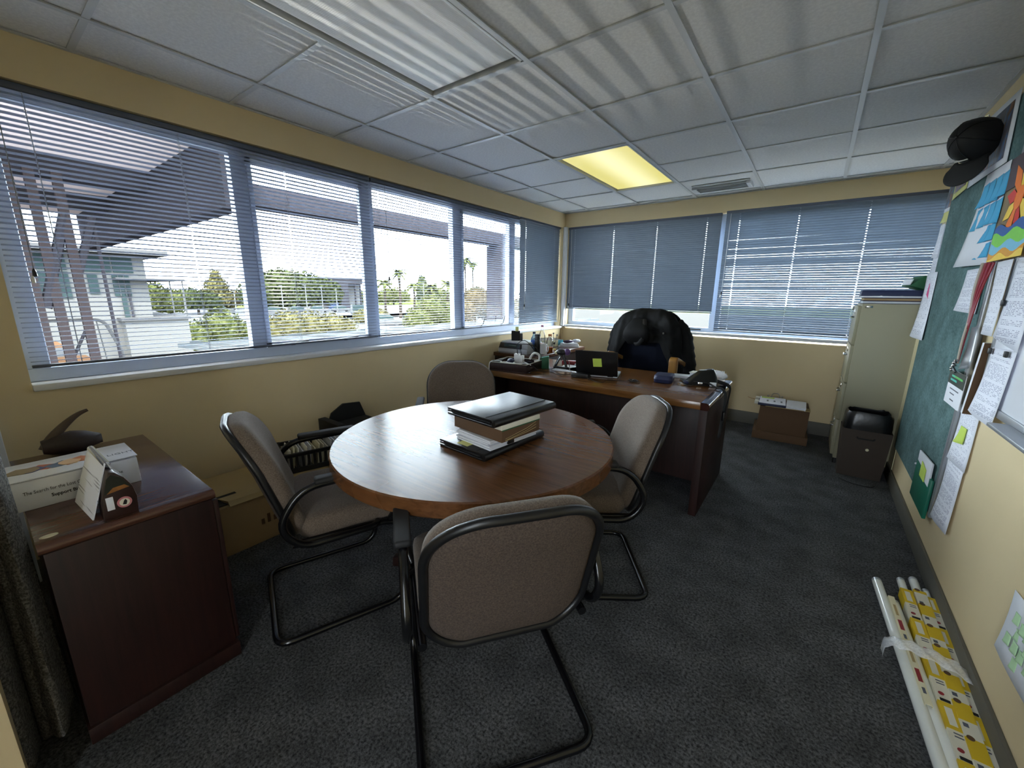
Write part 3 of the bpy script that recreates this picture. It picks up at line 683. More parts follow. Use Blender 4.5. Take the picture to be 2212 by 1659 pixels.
portfolio('leather_portfolio', 'black leather zip portfolio lying on top of the table stack', (1.738, .80), math.radians(84), TZ + .1420, .365, .27, .030)

# ------------------------------------------------------------------ things on the mahogany cabinet
CZ = .66
wb = thing('carton', 'long white printed cardboard box lying on the mahogany cabinet', 'box', (.80, -.335, CZ), math.radians(0))
M().hexa([(-.10, -.155, 0), (.088, -.158, 0), (.092, .150, 0), (-.10, .152, 0)], [(-.10, -.155, .092), (.083, -.158, .092), (.087, .150, .088), (-.10, .152, .088)]).build('body', MT['board'], wb, bevel=.003)
B(-.102, .0855, -.159, .153, .0925, .0955).build('lid', MT['board'], wb, bevel=.001)
mt = frame((.0918, -.098, .047), (0, 1, 0), (-.05, 0, 1))
text('The Search for the Lost Ou', .0145, MT['dark'], wb, frame((.0905, -.112, .050), (0.012, 1, 0), (-.05, 0, 1)), sx=.78)
text('Support Bi', .0145, MT['dark'], wb, frame((.0918, -.058, .028), (0.012, 1, 0), (-.05, 0, 1)), bold=.0003, sx=.9)
text('ne', .014, MT['dark'], wb, frame((.0895, .095, .046), (0.012, 1, 0), (-.05, 0, 1)))
text('LIGHT', .025, MT['rail'], wb, frame((.03, .085, .0957), (0, 1, 0), (-1, 0, 0)))
bl = [('#b5674a', -.05, .05), ('#5c6d84', -.02, .035), ('#c07a52', .02, .05), ('#4d4f73', -.08, .03), ('#8c7a5a', -.10, .04), ('#d9b58c', .0, .03)]
for k, (c_, y, w) in enumerate(bl):
    pts = [(-.01 + random.uniform(-.01, .01) + (.024 + random.uniform(0, .01)) * math.cos(a), y + w * math.sin(a) * random.uniform(.7, 1.1)) for a in [2 * PI * j / 11 for j in range(11)]]
    M().prism(pts, .0956, .0957 + .0003 * (k + 1)).build('printed_picture', plain('print_%d' % k, c_, .6, var=.15, scale=40), wb, smooth=False)
# tent calendar and the brown chocolate box inside its open end
ca = thing('desk_calendar', 'white spiral bound tent calendar standing on the mahogany cabinet', 'calendar', (1.01, -.29, CZ), math.radians(2))
M().hexa([(-.095, -.058, 0), (.10, -.052, 0), (.10, -.049, 0), (-.095, -.055, 0)], [(-.095, -.004, .165), (.10, -.004, .158), (.10, -.001, .158), (-.095, -.001, .165)]).build('front_card', MT['print3'], ca)
M().hexa([(-.095, .045, 0), (.085, .045, 0), (.085, .048, 0), (-.095, .048, 0)], [(-.095, .002, .165), (.10, .002, .158), (.10, .005, .158), (-.095, .005, .165)]).build('back_card', MT['paper'], ca)
cs = []
for k in range(26):
    x = -.088 + .182 * k / 25
    cs.append([(x + .0015 * math.sin(a) * 0, .0015 + .0075 * math.cos(a), .162 - .007 * (k / 25) + .0075 * math.sin(a)) for a in [2 * PI * j / 10 for j in range(10)]])
sp = M()
for c_ in cs: sp.tube(c_, .0012, 4, closed=True)
sp.build('spiral', MT['chrome'], ca)
ch = thing('gift_box', 'dark brown gable shaped box with round pink sticker under the calendar', 'box', (1.125, -.283, CZ))
gp = [(-.036, 0), (.040, 0), (.043, .05), (.037, .085), (.022, .118), (.006, .138), (-.008, .142), (-.022, .10), (-.032, .05)]
M().prism(gp, -.04, .022, 'x').build('body', plain('dark_chocolate_card', '#2f1c18', .35, var=.08), ch, bevel=.002)
M().prism([(-.026, .078), (.034, .085), (.014, .122), (-.004, .134), (-.014, .125)], .0222, .0232, 'x').build('picture_panel', plain('dark_picture', '#1c2019', .4, var=.5, scale=60), ch)
M().prism([(-.02, .079), (.03, .086), (.02, .096), (-.005, .094)], .0232, .0238, 'x').build('picture_panel', plain('amber_picture', '#8a5a2a', .4, var=.4, scale=90), ch)
B(.0222, .0232, -.025, -.009, .028, .068).build('white_label', MT['paper'], ch, bevel=.0004)
M().cyl((.0222, .013, .042), (.0232, .013, .042), .0165, n=24).build('round_sticker', plain('pink_sticker', '#c07a80', .5, var=.1), ch)
M().cyl((.0232, .013, .042), (.0236, .013, .042), .0115, n=20).build('round_sticker', MT['tubewhite'], ch)
M().prism([(.008, .036), (.016, .034), (.019, .044), (.016, .051), (.012, .047)], .0236, .024, 'x').build('bird_mark', MT['dark'], ch)
# horn on a rough root
an = thing('horn_ornament', 'dark brown curved horn rising from a rough wooden root on the cabinet', 'ornament', (.30, -.30, CZ))
rt = M(); rings = []
for i in range(9):
    t = i / 8; y = -.065 + .17 * t; r = .045 * math.sin(PI * (.16 + .74 * t)) + .006
    rings.append([Vector((.01 + r * 1.1 * math.cos(a), y, max(.0, .034 + r * .9 * math.sin(a) + .016 * noise.noise(Vector((y * 45, a * 1.5, 3)))))) for a in [2 * PI * j / 14 for j in range(14)]])
rt.loft(rings).build('root_base', MT['rootwood'], an, ang=60)
hp = crv([(.0, -.052, .02), (-.005, -.035, .055), (-.01, -.012, .085), (-.015, .022, .118), (-.02, .055, .142), (-.02, .086, .155)], 6); k = len(hp)
M().tube(hp, [.024 * (1 - i / (k - 1)) ** 1.1 + .0075 for i in range(k)], 12, flat=(1, .8)).build('horn', MT['horn'], an, ang=60)
tag(M().lathe([(0, 0), (.018, 0), (.018, .0012), (0, .0014)], 20).xf(Matrix.Diagonal((.6, 1, 1, 1))).build('sticker', MT['cream'], None), 'small oval cream sticker on the front corner of the cabinet top', 'sticker').location = (1.125, -.425, CZ)

# grey knitted cloth hanging at the left edge
def drape(u, v):
    z = 1.25 - 1.15 * v
    y = -.552 + .075 * u * (1 + .25 * v) ; x = 1.13 + .05 * math.sin(u * 9 + 1.5 * v) * (.5 + .5 * v) + .09 * v * (1 - u) + .012 * math.sin(u * 23 + v * 4)
    return Vector((x, y - .02 * (1 - u), z + .05 * (u - .5) * (u - .5) * (1 if v > .9 else 0) - .02 * math.sin(u * 6) * v))
gc = tag(M().grid(drape, 24, 40).build('hanging_cloth', speckle('grey_knit', '#3d3b38', '#76736e', 160, bump=.6, dist=.002), None, ang=80, solid=.012), 'grey woollen cloth hanging down beside the cabinet at the left edge', 'cloth')

# ------------------------------------------------------------------ cartons and crates on the floor by the window wall
fc = thing('carton', 'long low brown carton lying open along the window wall', 'box', (.285, .60, 0))
B(-.225, .215, -.50, .62, 0, .265).build('body', MT['kraft'], fc, bevel=.003)
M().hexa([(-.225, -.50, .266), (.215, -.50, .266), (.215, .62, .266), (-.225, .62, .266)], [(-.225, -.50, .270), (.12, -.50, .270), (.12, .62, .270), (-.225, .62, .270)]).build('flap', MT['lightkraft'], fc)
M().hexa([(.205, -.43, .268), (.225, -.43, .266), (.235, .10, .266), (.19, .10, .268)], [(.12, -.45, .281), (.20, -.43, .286), (.228, .10, .277), (.14, .10, .283)]).build('flap', MT['lightkraft'], fc)
B(.08, .20, -.49, -.36, .2705, .274).build('flap_slot', MT['dark'], fc)
for k in range(5): B(.2155, .2162, -.30 + k * .03, -.285 + k * .03, .10, .13 + .02 * (k % 2)).build('printed_mark', MT['darkkraft'], fc)

def crate(label, c, ang, z, w, d, h):
    t = thing('plastic_crate', label, 'crate', (c[0], c[1], z), ang)
    th = .008; f = M()
    f.box(-w / 2, w / 2, -d / 2, d / 2, 0, .006)
    for s in (-1, 1):
        f.box(-w / 2, w / 2, s * d / 2 - th / 2, s * d / 2 + th / 2, 0, h * .25).box(-w / 2, w / 2, s * d / 2 - th / 2, s * d / 2 + th / 2, h * .80, h)
        f.box(s * w / 2 - th / 2, s * w / 2 + th / 2, -d / 2, d / 2, 0, h * .25).box(s * w / 2 - th / 2, s * w / 2 + th / 2, -d / 2, d / 2, h * .80, h)
        for k in range(13):
            x = -w / 2 + w * k / 12; f.box(x - .007, x + .007, s * d / 2 - th / 2, s * d / 2 + th / 2, h * .25, h * .8)
        for k in range(9):
            y = -d / 2 + d * k / 8
            if k in (3, 4, 5): continue
            f.box(s * w / 2 - th / 2, s * w / 2 + th / 2, y - .012, y + .012, h * .25, h * .8)
        f.box(s * w / 2 - th / 2, s * w / 2 + th / 2, -d * .13, d * .13, h * .25, h * .38).box(s * w / 2 - th / 2, s * w / 2 + th / 2, -d * .13, d * .13, h * .52, h * .62)
        for q in (-1, 1): f.box(s * (w / 2) - .012, s * (w / 2) + .012, q * d / 2 - .012, q * d / 2 + .012, 0, h)
    f.build('basket', MT['black'], t, bevel=.0015, seg=1)
    M().box(-w / 2 - .008, w / 2 + .008, -d / 2 - .008, -d / 2 + .004, h - .012, h).box(-w / 2 - .008, w / 2 + .008, d / 2 - .004, d / 2 + .008, h - .012, h).box(-w / 2 - .008, -w / 2 + .004, -d / 2, d / 2, h - .012, h).box(w / 2 - .004, w / 2 + .008, -d / 2, d / 2, h - .012, h).build('rim', MT['black'], t, bevel=.002)
    return t
ck = crate('black plastic crate full of paper folders on the long carton', (.335, .705), math.radians(74), .283, .37, .24, .122)
random.seed(11)
R3 = Matrix.Rotation(math.radians(74), 4, 'Z')
for k in range(15):
    x = -.165 + k * .0225; q = R3 @ Vector((x, random.uniform(-.01, .01), 0))
    h = random.uniform(.105, .14); wd = random.uniform(.085, .105)
    o = M().hexa([(-.005, -wd, 0), (.005, -wd, 0), (.005, wd, 0), (-.005, wd, 0)], [(.011, -wd, h), (.017, -wd, h), (.017, wd, h - .01), (.011, wd, h - .01)]).build('paper_folder', MT[random.choice(['paper', 'cream', 'paper', 'tubewhite', 'cream', 'grey'])], None, bevel=.001, seg=1)
    o.location = (.335 + q.x, .705 + q.y, .290); o.rotation_euler = (0, 0, math.radians(74))
    tag(o, 'upright paper folder packed among others in the black crate', 'folder', 'folders in the black crate')
lb = thing('black_box', 'black stepped box behind the crate, leaning flap against the window wall', 'box', (.20, 1.02, .266), 0)
B(-.12, .12, -.10, .19, .0, .155).build('body', MT['dark'], lb, bevel=.003)
M().prism([(-.10, .155), (.19, .155), (.15, .262), (.02, .275), (-.07, .225)], -.10, -.085, 'x').build('flap', MT['dark'], lb)
B(-.125, .125, -.15, -.10, .0, .20).build('side_pocket', MT['dark'], lb, bevel=.003)

# ------------------------------------------------------------------ box, clipboard and papers at the far wall
kb = thing('carton', 'brown cardboard box with separate base against the far wall', 'box', (2.588, 4.06, 0), math.radians(3))
B(-.215, .215, -.21, .19, 0, .075).build('base', MT['darkkraft'], kb, bevel=.003)
M().hexa([(-.19, -.195, .075), (.195, -.195, .075), (.195, .18, .075), (-.19, .18, .075)], [(-.18, -.185, .315), (.20, -.185, .315), (.20, .17, .315), (-.18, .17, .315)]).build('lid', MT['darkkraft'], kb, bevel=.003)
lw = tag(B(-.14, .20, -.012, .10, 0, .006).build('thin_board', MT['lightkraft'], None, bevel=.001), 'thin pale board edge sticking out under the papers on the box', 'board'); lw.location = (2.60, 3.865, .3165); lw.rotation_euler = (0, 0, math.radians(3))
cb = thing('clipboard', 'blue clipboard with a printed sheet and lime strip on the cardboard box', 'clipboard', (2.515, 4.0, .323), math.radians(3))
B(-.125, .095, -.15, .15, 0, .022).build('board', MT['blue'], cb, bevel=.002)
B(-.118, .09, -.145, .145, .0222, .0245).build('sheet', MT['print1'], cb)
B(-.105, .0, .075, .125, .0246, .0256).build('lime_strip', MT['lime'], cb)
for k in range(3): B(-.06 + k * .055, -.045 + k * .055, -.06, .0, .0246, .0252).build('dark_print', MT['rail'], cb)
M().box(-.155, -.12, -.12, -.06, 0, .03).box(-.155, -.12, .03, .10, 0, .03).build('clip_tabs', MT['tubewhite'], cb, bevel=.003)
M().tube(fillet([(-.03, .15, .02), (-.02, .17, .06), (.03, .175, .062), (.045, .15, .02)], .02), .004, 6).build('clip', MT['chrome'], cb)
for x in (-.055, .06): M().ell((x, .16, .035), .008, .008, .008, 10, 6).build('clip_knob', MT['chrome'], cb)
M().tube([(-.15, -.02, .018), (-.22, .03, .024)], .003, 5).build('pencil', MT['oak'], cb)
rm = thing('paper_ream', 'flat stack of white paper beside the clipboard on the cardboard box', 'papers', (2.685, 4.0, .3165), math.radians(1))
for k in range(3): B(-.07 - .001 * k, .075 + .002 * k, -.14 + .003 * k, .15, k * .0085, k * .0085 + .008).build('sheaf', MT['paper'], rm, bevel=.001, seg=1)

# ------------------------------------------------------------------ waste bin
bn = thing('waste_bin', 'dark brown box used as waste bin below the green pinboard', 'bin', (3.135, 3.41, 0))
o_ = M(); th = .008; bh = .365
def fru(w0, d0, w1, d1, z0, z1): return [Vector((sx * w0, sy * d0, z0)) for sx, sy in ((-1, -1), (1, -1), (1, 1), (-1, 1))], [Vector((sx * w1, sy * d1, z1)) for sx, sy in ((-1, -1), (1, -1), (1, 1), (-1, 1))]
a, b_ = fru(.125, .085, .142, .10, 0, bh); c_, d_ = fru(.117, .077, .134, .092, .008, bh)
vs = a + b_ + c_ + d_
o_.add(vs, [(3, 2, 1, 0), (0, 1, 5, 4), (1, 2, 6, 5), (2, 3, 7, 6), (3, 0, 4, 7), (8, 9, 10, 11), (9, 8, 12, 13), (10, 9, 13, 14), (11, 10, 14, 15), (8, 11, 15, 12), (4, 5, 13, 12), (5, 6, 14, 13), (6, 7, 15, 14), (7, 4, 12, 15)])
o_.build('tub', plain('brown_fibre', '#33261b', .6, var=.1), bn, fix=True)
M().tube(fillet([(-.05, -.1005, bh - .05), (-.045, -.103, bh - .062), (.045, -.103, bh - .062), (.05, -.1005, bh - .05)], .01), .005, 6).build('handle_slot', MT['dark'], bn)
M().cyl((.02, -.0985, .225), (.02, -.093, .225), .010, n=14).build('white_stud', MT['cream'], bn)
def liner(u, v):
    a = 2 * PI * u; n_ = noise.noise(Vector((math.cos(a) * 3, math.sin(a) * 3, v * 4)))
    pw = lambda s: math.copysign(abs(s) ** .45, s)
    k = [.90, .93, .98, .96, .86, .80][min(5, int(v * 5.01))]
    z = [.14, .30, .385, .465, .495, .41][min(5, int(v * 5.01))]
    return Vector((pw(math.cos(a)) * .140 * k + n_ * .006, pw(math.sin(a)) * .098 * k + n_ * .006, z + .012 * n_))
M().grid(liner, 40, 5).build('bag_liner', plain('black_bin_bag', '#131315', .28, var=.3, scale=40, bump=.4), bn, ang=60, solid=.002)
cdw = tag(M().tube(crv([(3.02, 3.24, .004), (3.04, 3.20, .004), (3.10, 3.16, .004), (3.19, 3.155, .004), (3.22, 3.20, .004)], 6), .004, 6).build('floor_cable', MT['rubber'], None), 'thin black cable lying on the carpet in front of the bin', 'cable')

# on top of the filing cabinet
fz = 1.27
def book(name, label, cat, c, ang, z, w, d, h, mc, mp='paper', grp=None):
    t = thing(name, label, cat, (c[0], c[1], z), ang, grp)
    M().box(-w / 2, w / 2, -d / 2, d / 2, 0, .003).box(-w / 2, w / 2, -d / 2, d / 2, h - .003, h).box(w / 2 - .003, w / 2, -d / 2, d / 2, 0, h).build('cover', mc, t, bevel=.001, seg=1)
    B(-w / 2 + .006, w / 2 - .004, -d / 2 + .005, d / 2 - .005, .0032, h - .0032).build('page_block', MT[mp], t)
    return t
book('magazine', 'thin blue and grey magazine lowest on the filing cabinet', 'magazine', (3.145, 3.66, 0), 0, fz, .33, .23, .020, MT['blue'], 'grey')
book('magazine', 'grey magazine with red edge in the pile on the filing cabinet', 'magazine', (3.143, 3.662, 0), .02, fz + .0205, .32, .22, .020, plain('maroon_cover', '#4d3436', .5), 'kraft')
bi = thing('binder', 'dark blue ring binder topping the pile on the filing cabinet', 'binder', (3.14, 3.66, fz + .041), -.01)
B(-.17, .17, -.125, .125, 0, .003).build('cover', MT['blue'], bi)
B(-.163, .165, -.122, .12, .0032, .0135).build('page_block', MT['paper'], bi, bevel=.001)
M().hexa([(-.172, -.127, .0137), (.17, -.127, .0137), (.17, .125, .0137), (-.172, .125, .0137)], [(-.168, -.118, .056), (.17, -.118, .056), (.17, .125, .056), (-.168, .125, .056)]).build('cover', MT['blue'], bi, bevel=.004)
for x in (-.06, .05): B(x - .006, x + .006, -.1275, -.1265, .013, .0165).build('ring_clip', MT['chrome'], bi)
gb = thing('file_folder', 'dark green lever file leaning on the binder on the filing cabinet', 'binder', (3.31, 3.70, fz + .097), .2)
gb.rotation_euler = (0, math.radians(18), .15)
M().hexa([(-.10, -.10, .0), (.16, -.10, 0), (.16, .10, 0), (-.10, .10, 0)], [(-.06, -.10, .085), (.16, -.10, .10), (.16, .10, .10), (-.06, .10, .085)]).build('cover', MT['green_box'], gb, bevel=.003)
B(-.106, -.10, -.08, .09, .006, .048).build('page_block', MT['paper'], gb, bevel=.001)

# ------------------------------------------------------------------ things on the desk
Z = .7155
tr = thing('letter_tray', 'dark wooden open tray full of chargers at the left end of the desk', 'tray', (.82, 2.155, Z), math.radians(8))
M().box(-.165, .165, -.15, .15, 0, .008).box(-.165, .165, -.15, -.14, .008, .068).box(-.165, .165, .14, .15, .008, .068).box(-.165, -.155, -.14, .14, .008, .068).box(.155, .165, -.14, .14, .008, .068).build('box', MT['mahogany'], tr, bevel=.002)
M().tube(fillet([(-.162, -.147, .069), (.162, -.147, .069), (.162, .147, .069), (-.162, .147, .069), (-.162, -.146, .069)], .006, 3), .0022, 5).build('pale_edge', MT['tubewhite'], tr)
def on(name, mesh, mat, label, cat, loc, rz=0, grp=None, **kw):
    o = mesh.build(name, mat, None, **kw); o.location = loc; o.rotation_euler = (0, 0, rz); return tag(o, label, cat, grp)
on('cable', M().tube(crv([(-.15, .02, .05), (-.157, -.11, .072), (-.158, -.158, .06), (-.16, -.166, .01), (-.162, -.172, -.06), (-.158, -.176, -.14), (-.15, -.18, -.22)], 5), .003, 6), MT['white'], 'white cable hanging over the front of the desk from the tray', 'cable', (.82, 2.155, Z), math.radians(8))
for k, (x, y, s) in enumerate(((.77, 2.235, 1.0), (.815, 2.225, .92))):
    p_ = thing('plug_adapter', ['white plug adapter in the tray, the left one of two', 'white plug adapter in the tray, the right one of two'][k], 'adapter', (x, y, Z + .009), .2, 'white plug adapters in the tray')
    B(-.022, .022, -.02, .02, 0, .105 * s).build('housing', MT['white'], p_, bevel=.003)
    M().cyl((0, 0, .105 * s), (0, 0, .135 * s), .006, .004, n=8).build('plug', MT['black'], p_)
    M().tube(crv([(0, 0, .13 * s), (-.005, 0, .18), (.05, .03, .215 - .03 * k), (.11, .05, .16), (.15, .06, .09 + .01 * k), (.16, .05, .07)], 5), .003, 6).build('lead', MT['black'], p_)
on('papers', M().box(-.09, .06, -.10, .06, 0, .02).box(-.08, .05, -.07, .09, .0205, .035), MT['paper'], 'white papers lying in the wooden tray', 'papers', (.745, 2.135, Z + .009), .35, bevel=.001)
on('mouse', M().ell((0, 0, .018), .03, .05, .019), MT['blue'], 'dark blue computer mouse in the wooden tray', 'mouse', (.755, 2.165, Z + .044), .5)
on('mouse', M().ell((0, 0, .018), .03, .05, .019), MT['navy'], 'black mouse in the tray beside the white adapters', 'mouse', (.90, 2.20, Z + .03), -.4)
on('cable', M().tube(crv([(.0, .03, .03), (.05, -.02, .06), (.10, -.06, .062), (.145, -.085, .055), (.11, -.125, .07), (.06, -.15, .069), (-.02, -.152, .07), (-.09, -.151, .071)], 5), .0032, 6), MT['white'], 'white charging cable looped over the tray rim', 'cable', (.84, 2.165, Z + .005), math.radians(8))
g_ = thing('green_carton', 'small dark green card box behind the tray', 'box', (.968, 2.345, Z), .5)
M().hexa([(-.04, -.03, 0), (.04, -.03, 0), (.04, .03, 0), (-.04, .03, 0)], [(-.036, -.03, .085), (.036, -.03, .10), (.036, .03, .10), (-.036, .03, .085)]).build('body', MT['green_box'], g_, bevel=.002)
M().hexa([(-.036, -.03, .0855), (.036, -.03, .1005), (.036, .03, .1005), (-.036, .03, .0855)], [(-.036, -.02, .088), (.036, -.02, .103), (.036, .0, .103), (-.036, .0, .088)]).build('flap', MT['green'], g_)
on('earphones', M().tube(crv([(-.05, 0, .06), (-.03, .01, .10), (.0, .0, .115), (.03, .01, .10), (.035, .0, .06), (.0, -.02, .05)], 5), .009, 8), MT['white'], 'white earphone case and cord beside the green box', 'earphones', (.905, 2.30, Z + .008), .2)
# webcam clip / tape dispenser like black stand
st = thing('black_stand', 'black folding gadget stand with purple top on the desk papers', 'gadget', (1.085, 2.42, Z + .004), .15)
M().box(-.06, .06, -.03, .03, 0, .012).build('base', MT['black'], st, bevel=.004)
M().tube([(-.05, -.01, .01), (0.0, 0, .12)], .012, 8).build('leg', MT['black'], st); M().tube([(.05, -.01, .01), (.012, 0, .12)], .012, 8).build('leg', MT['black'], st)
M().tube([(-.038, -.022, .03), (-.002, -.018, .095)], .0035, 6).build('steel_edge', MT['chrome'], st)
M().ell((.0, .0, .13), .05, .03, .026).build('head', MT['black'], st); M().ell((.045, .01, .135), .028, .03, .028).build('knob', MT['purple'], st)
M().ell((-.045, -.005, .125), .014, .014, .014).build('pale_cap', MT['cream'], st)
on('cable', M().tube(crv([(1.11, 2.42, Z + .10), (1.16, 2.41, Z + .06), (1.20, 2.36, Z + .01), (1.26, 2.30, Z + .004), (1.33, 2.23, Z + .01), (1.36, 2.215, Z + .02)], 5), .003, 6), MT['black'], 'black cable from the gadget stand to the power brick', 'cable', (0, 0, 0))
on('cable', M().tube(crv([(.93, 2.18, Z + .05), (.985, 2.13, Z + .06), (1.03, 2.17, Z + .01), (1.12, 2.22, Z + .004), (1.20, 2.17, Z + .004), (1.29, 2.185, Z + .008), (1.335, 2.19, Z + .015)], 5), .003, 6), MT['black'], 'black cable from the tray to the power brick', 'cable', (0, 0, 0))
on('cable', M().tube(crv([(1.05, 2.40, Z + .004), (1.03, 2.28, Z + .004), (.99, 2.13, Z + .004), (1.02, 2.06, Z + .004), (1.10, 2.10, Z + .004)], 5), .0022, 5), MT['rubber'], 'thin cable looping on the desk in front of the tray', 'cable', (0, 0, 0))
for k, (x, y, r_, s) in enumerate(((1.15, 2.46, .1, 1), (1.27, 2.52, -.25, 1.05))):
    on('paper_sheets', B(-.105 * s, .105 * s, -.15 * s, .15 * s, 0, .003), MT['paper'], ['white sheets under the black gadget stand', 'white sheets behind the laptop lid'][k], 'papers', (x, y, Z), r_)
on('papers', B(-.08, .08, -.015, .015, 0, .012), MT['grey'], 'grey pen case on the sheets behind the laptop', 'pen case', (1.19, 2.63, Z + .004), .3, bevel=.003)
on('pen_box', B(-.09, .09, -.02, .02, 0, .03), MT['red'], 'slim red box on the desk behind the gadget stand', 'box', (1.06, 2.66, Z + .0), .4, bevel=.003)

L = thing('laptop', 'black open laptop seen from the back of its lid with a lime sticky note', 'laptop', (1.475, 2.268, Z), math.radians(15))
B(-.15, .15, .0, .215, .004, .02).build('base', MT['grey'], L, bevel=.003)
kb_ = B(-.135, .135, .02, .12, .0202, .0215).build('keyboard', MT['black'], L)
B(-.045, .045, .14, .195, .0202, .0208).build('touchpad', MT['alum'], L)
tl = math.radians(20)
lid = Matrix.Translation((0, -.002, .018)) @ Matrix.Rotation(tl, 4, 'X')
B(-.152, .152, -.008, 0, 0, .20).xf(lid).build('lid', MT['black'], L, bevel=.003)
B(-.14, .14, .0002, .001, .012, .19).xf(lid).build('screen', MT['dark'], L)
B(-.018, .045, -.0094, -.0082, .075, .142).xf(lid @ Matrix.Rotation(-.06, 4, 'Y')).build('sticky_note', MT['lime'], L)['label'] = 'lime sticky note'
for x in (-.1, .1): M().cyl((x - .02, -.002, .016), (x + .02, -.002, .016), .007, n=8).build('hinge', MT['black'], L)
on('power_brick', B(-.065, .065, -.03, .03, 0, .034), MT['black'], 'black power brick in front of the laptop', 'charger', (1.385, 2.185, Z), .1, bevel=.005)
random.seed(21)
pts = [(0, -.03, .003)] + [(.05 * math.cos(a) * random.uniform(.5, 1.2) + .02, .045 * math.sin(a) * random.uniform(.5, 1.1), .004 + .012 * random.random()) for a in [k * 1.9 for k in range(13)]]
on('earphones', M().tube(crv(pts, 6), .0022, 5).ell((.02, .0, .012), .014, .012, .010, 8, 6), MT['rubber'], 'tangled black cord on the desk right of the laptop', 'cable', (1.735, 2.275, Z), 0)
on('cable', M().tube(crv([(1.42, 2.19, Z + .02), (1.45, 2.17, Z + .006), (1.50, 2.14, Z + .004), (1.56, 2.10, Z + .004), (1.60, 2.13, Z + .004), (1.585, 2.19, Z + .004), (1.66, 2.24, Z + .004), (1.70, 2.25, Z + .006)], 5), .0025, 5), MT['rubber'], 'thin black cable on the desk in front of the laptop', 'cable', (0, 0, 0))
bc = thing('zip_case', 'navy blue hard zip case on the desk', 'case', (1.915, 2.44, Z), math.radians(8))
M().loft([[Vector((x * s, y * s, z)) for x, y in rrect(.125, .165, .03, .03, 7)] for z, s in ((0, .93), (.008, 1.0), (.024, 1.0), (.0255, 1.015), (.028, 1.015), (.0295, 1.0), (.044, .985), (.052, .93), (.054, .7))]).build('shell', MT['blue'], bc, ang=60)
ky = thing('key_bunch', 'small bunch of brass keys on the desk beside the blue case', 'keys', (2.03, 2.40, Z))
M().tube([(.012 * math.cos(a), .012 * math.sin(a), .003) for a in [2 * PI * k / 14 for k in range(14)]], .0014, 5, closed=True).build('ring', MT['chrome'], ky)
for k in range(3):
    a = k * .9 - .4; M().cyl((.02 * math.cos(a), .02 * math.sin(a), .002), (.02 * math.cos(a), .02 * math.sin(a), .005), .011, n=12).box(0, .034, -.003, .003, .002, .0045).xf(Matrix.Translation((.012, 0, .002 * k)) @ Matrix.Rotation(a, 4, 'Z')).build('key', MT['brass' if k != 1 else 'chrome'], ky)
M().tube(crv([(.03, .01, .004), (.07, -.02, .004), (.08, .03, .004), (.05, .05, .004)], 5), .0016, 5).build('lanyard', MT['rubber'], ky)
book('notebook', 'flat grey notebook on the desk behind the keys', 'book', (1.99, 2.70, 0), .2, Z, .15, .10, .014, MT['grey'])
book('notebook', 'white box-like notepad on the desk behind the waist bag', 'book', (2.085, 2.72, 0), -.1, Z, .12, .09, .045, MT['tubewhite'])
on('phone', B(-.035, .035, -.07, .07, 0, .011), MT['black'], 'black phone on the desk beside the waist bag', 'phone', (2.045, 2.55, Z), .5, bevel=.004)
on('car_remote', M().ell((0, 0, .012), .022, .036, .012), MT['blue'], 'dark blue car remote on the desk beside the waist bag', 'keys', (2.06, 2.46, Z), .3)
pl_ = thing('plastic_bag', 'crumpled clear plastic bag with a bread roll on the desk corner', 'bag', (2.20, 2.70, Z))
def crump(c, r, nz, amp, n=18):
    rings = []
    for i in range(11):
        t = -PI / 2 + PI * i / 10; q = max(math.cos(t), .03)
        rings.append([Vector((c[0] + r[0] * q * math.cos(a), c[1] + r[1] * q * math.sin(a), c[2] + r[2] * math.sin(t))) + Vector((1, 1, .6)) * amp * noise.noise(Vector((math.cos(a) * nz, math.sin(a) * nz, t * nz))) for a in [2 * PI * j / n for j in range(n)]])
    return M().loft(rings)
crump((0, .0, .038), (.075, .06, .036), 2.5, .016).build('film', film('crumpled_film', .35), pl_, ang=40)
crump((-.012, -.012, .022), (.042, .035, .02), 1.5, .006).build('bread_roll', plain('bread', '#b58a52', .7, var=.12), pl_)
crump((.02, .02, .035), (.045, .03, .03), 2.5, .012).build('tissue', MT['paper'], pl_)

# waist bag with its strap over the desk edge
wbg = thing('waist_bag', 'black waist bag on the desk corner, strap dangling over the edge', 'bag', (2.14, 2.52, Z), math.radians(20))
rings = []
for i in range(9):
    t = i / 8; z = .002 + .092 * t; s = 1 - .55 * t ** 1.6
    rings.append([Vector((x * s + .03 * t, y * (1 - .78 * t ** 1.2) + .012 * t, z + .012 * t * (x > 0))) + Vector((1, 1, 0)) * .006 * noise.noise(Vector((x * 20, y * 20, z * 20))) for x, y in rrect(.20, .15, .05, .04, 7)])
M().loft(rings).build('pouch', MT['leather'], wbg, ang=60)
M().prism([(-.06, .028), (.055, .02), (.05, .024), (-.055, .032)], -.078, -.070, 'y').build('zip', MT['rubber'], wbg)
B(-.03, .0, -.081, -.074, .012, .026).build('buckle', MT['chrome'], wbg, bevel=.002)
B(.045, .085, -.082, -.076, .004, .03).build('white_tag', MT['paper'], wbg, bevel=.001)
def strap(pts, name='strap'):
    return M().tube([Vector(q) - Vector(wbg.location) for q in crv(pts, 6)], .013, 8, flat=(.22, 1.0))
wi = Matrix.Rotation(-math.radians(20), 4, 'Z')
zs = Z + .006
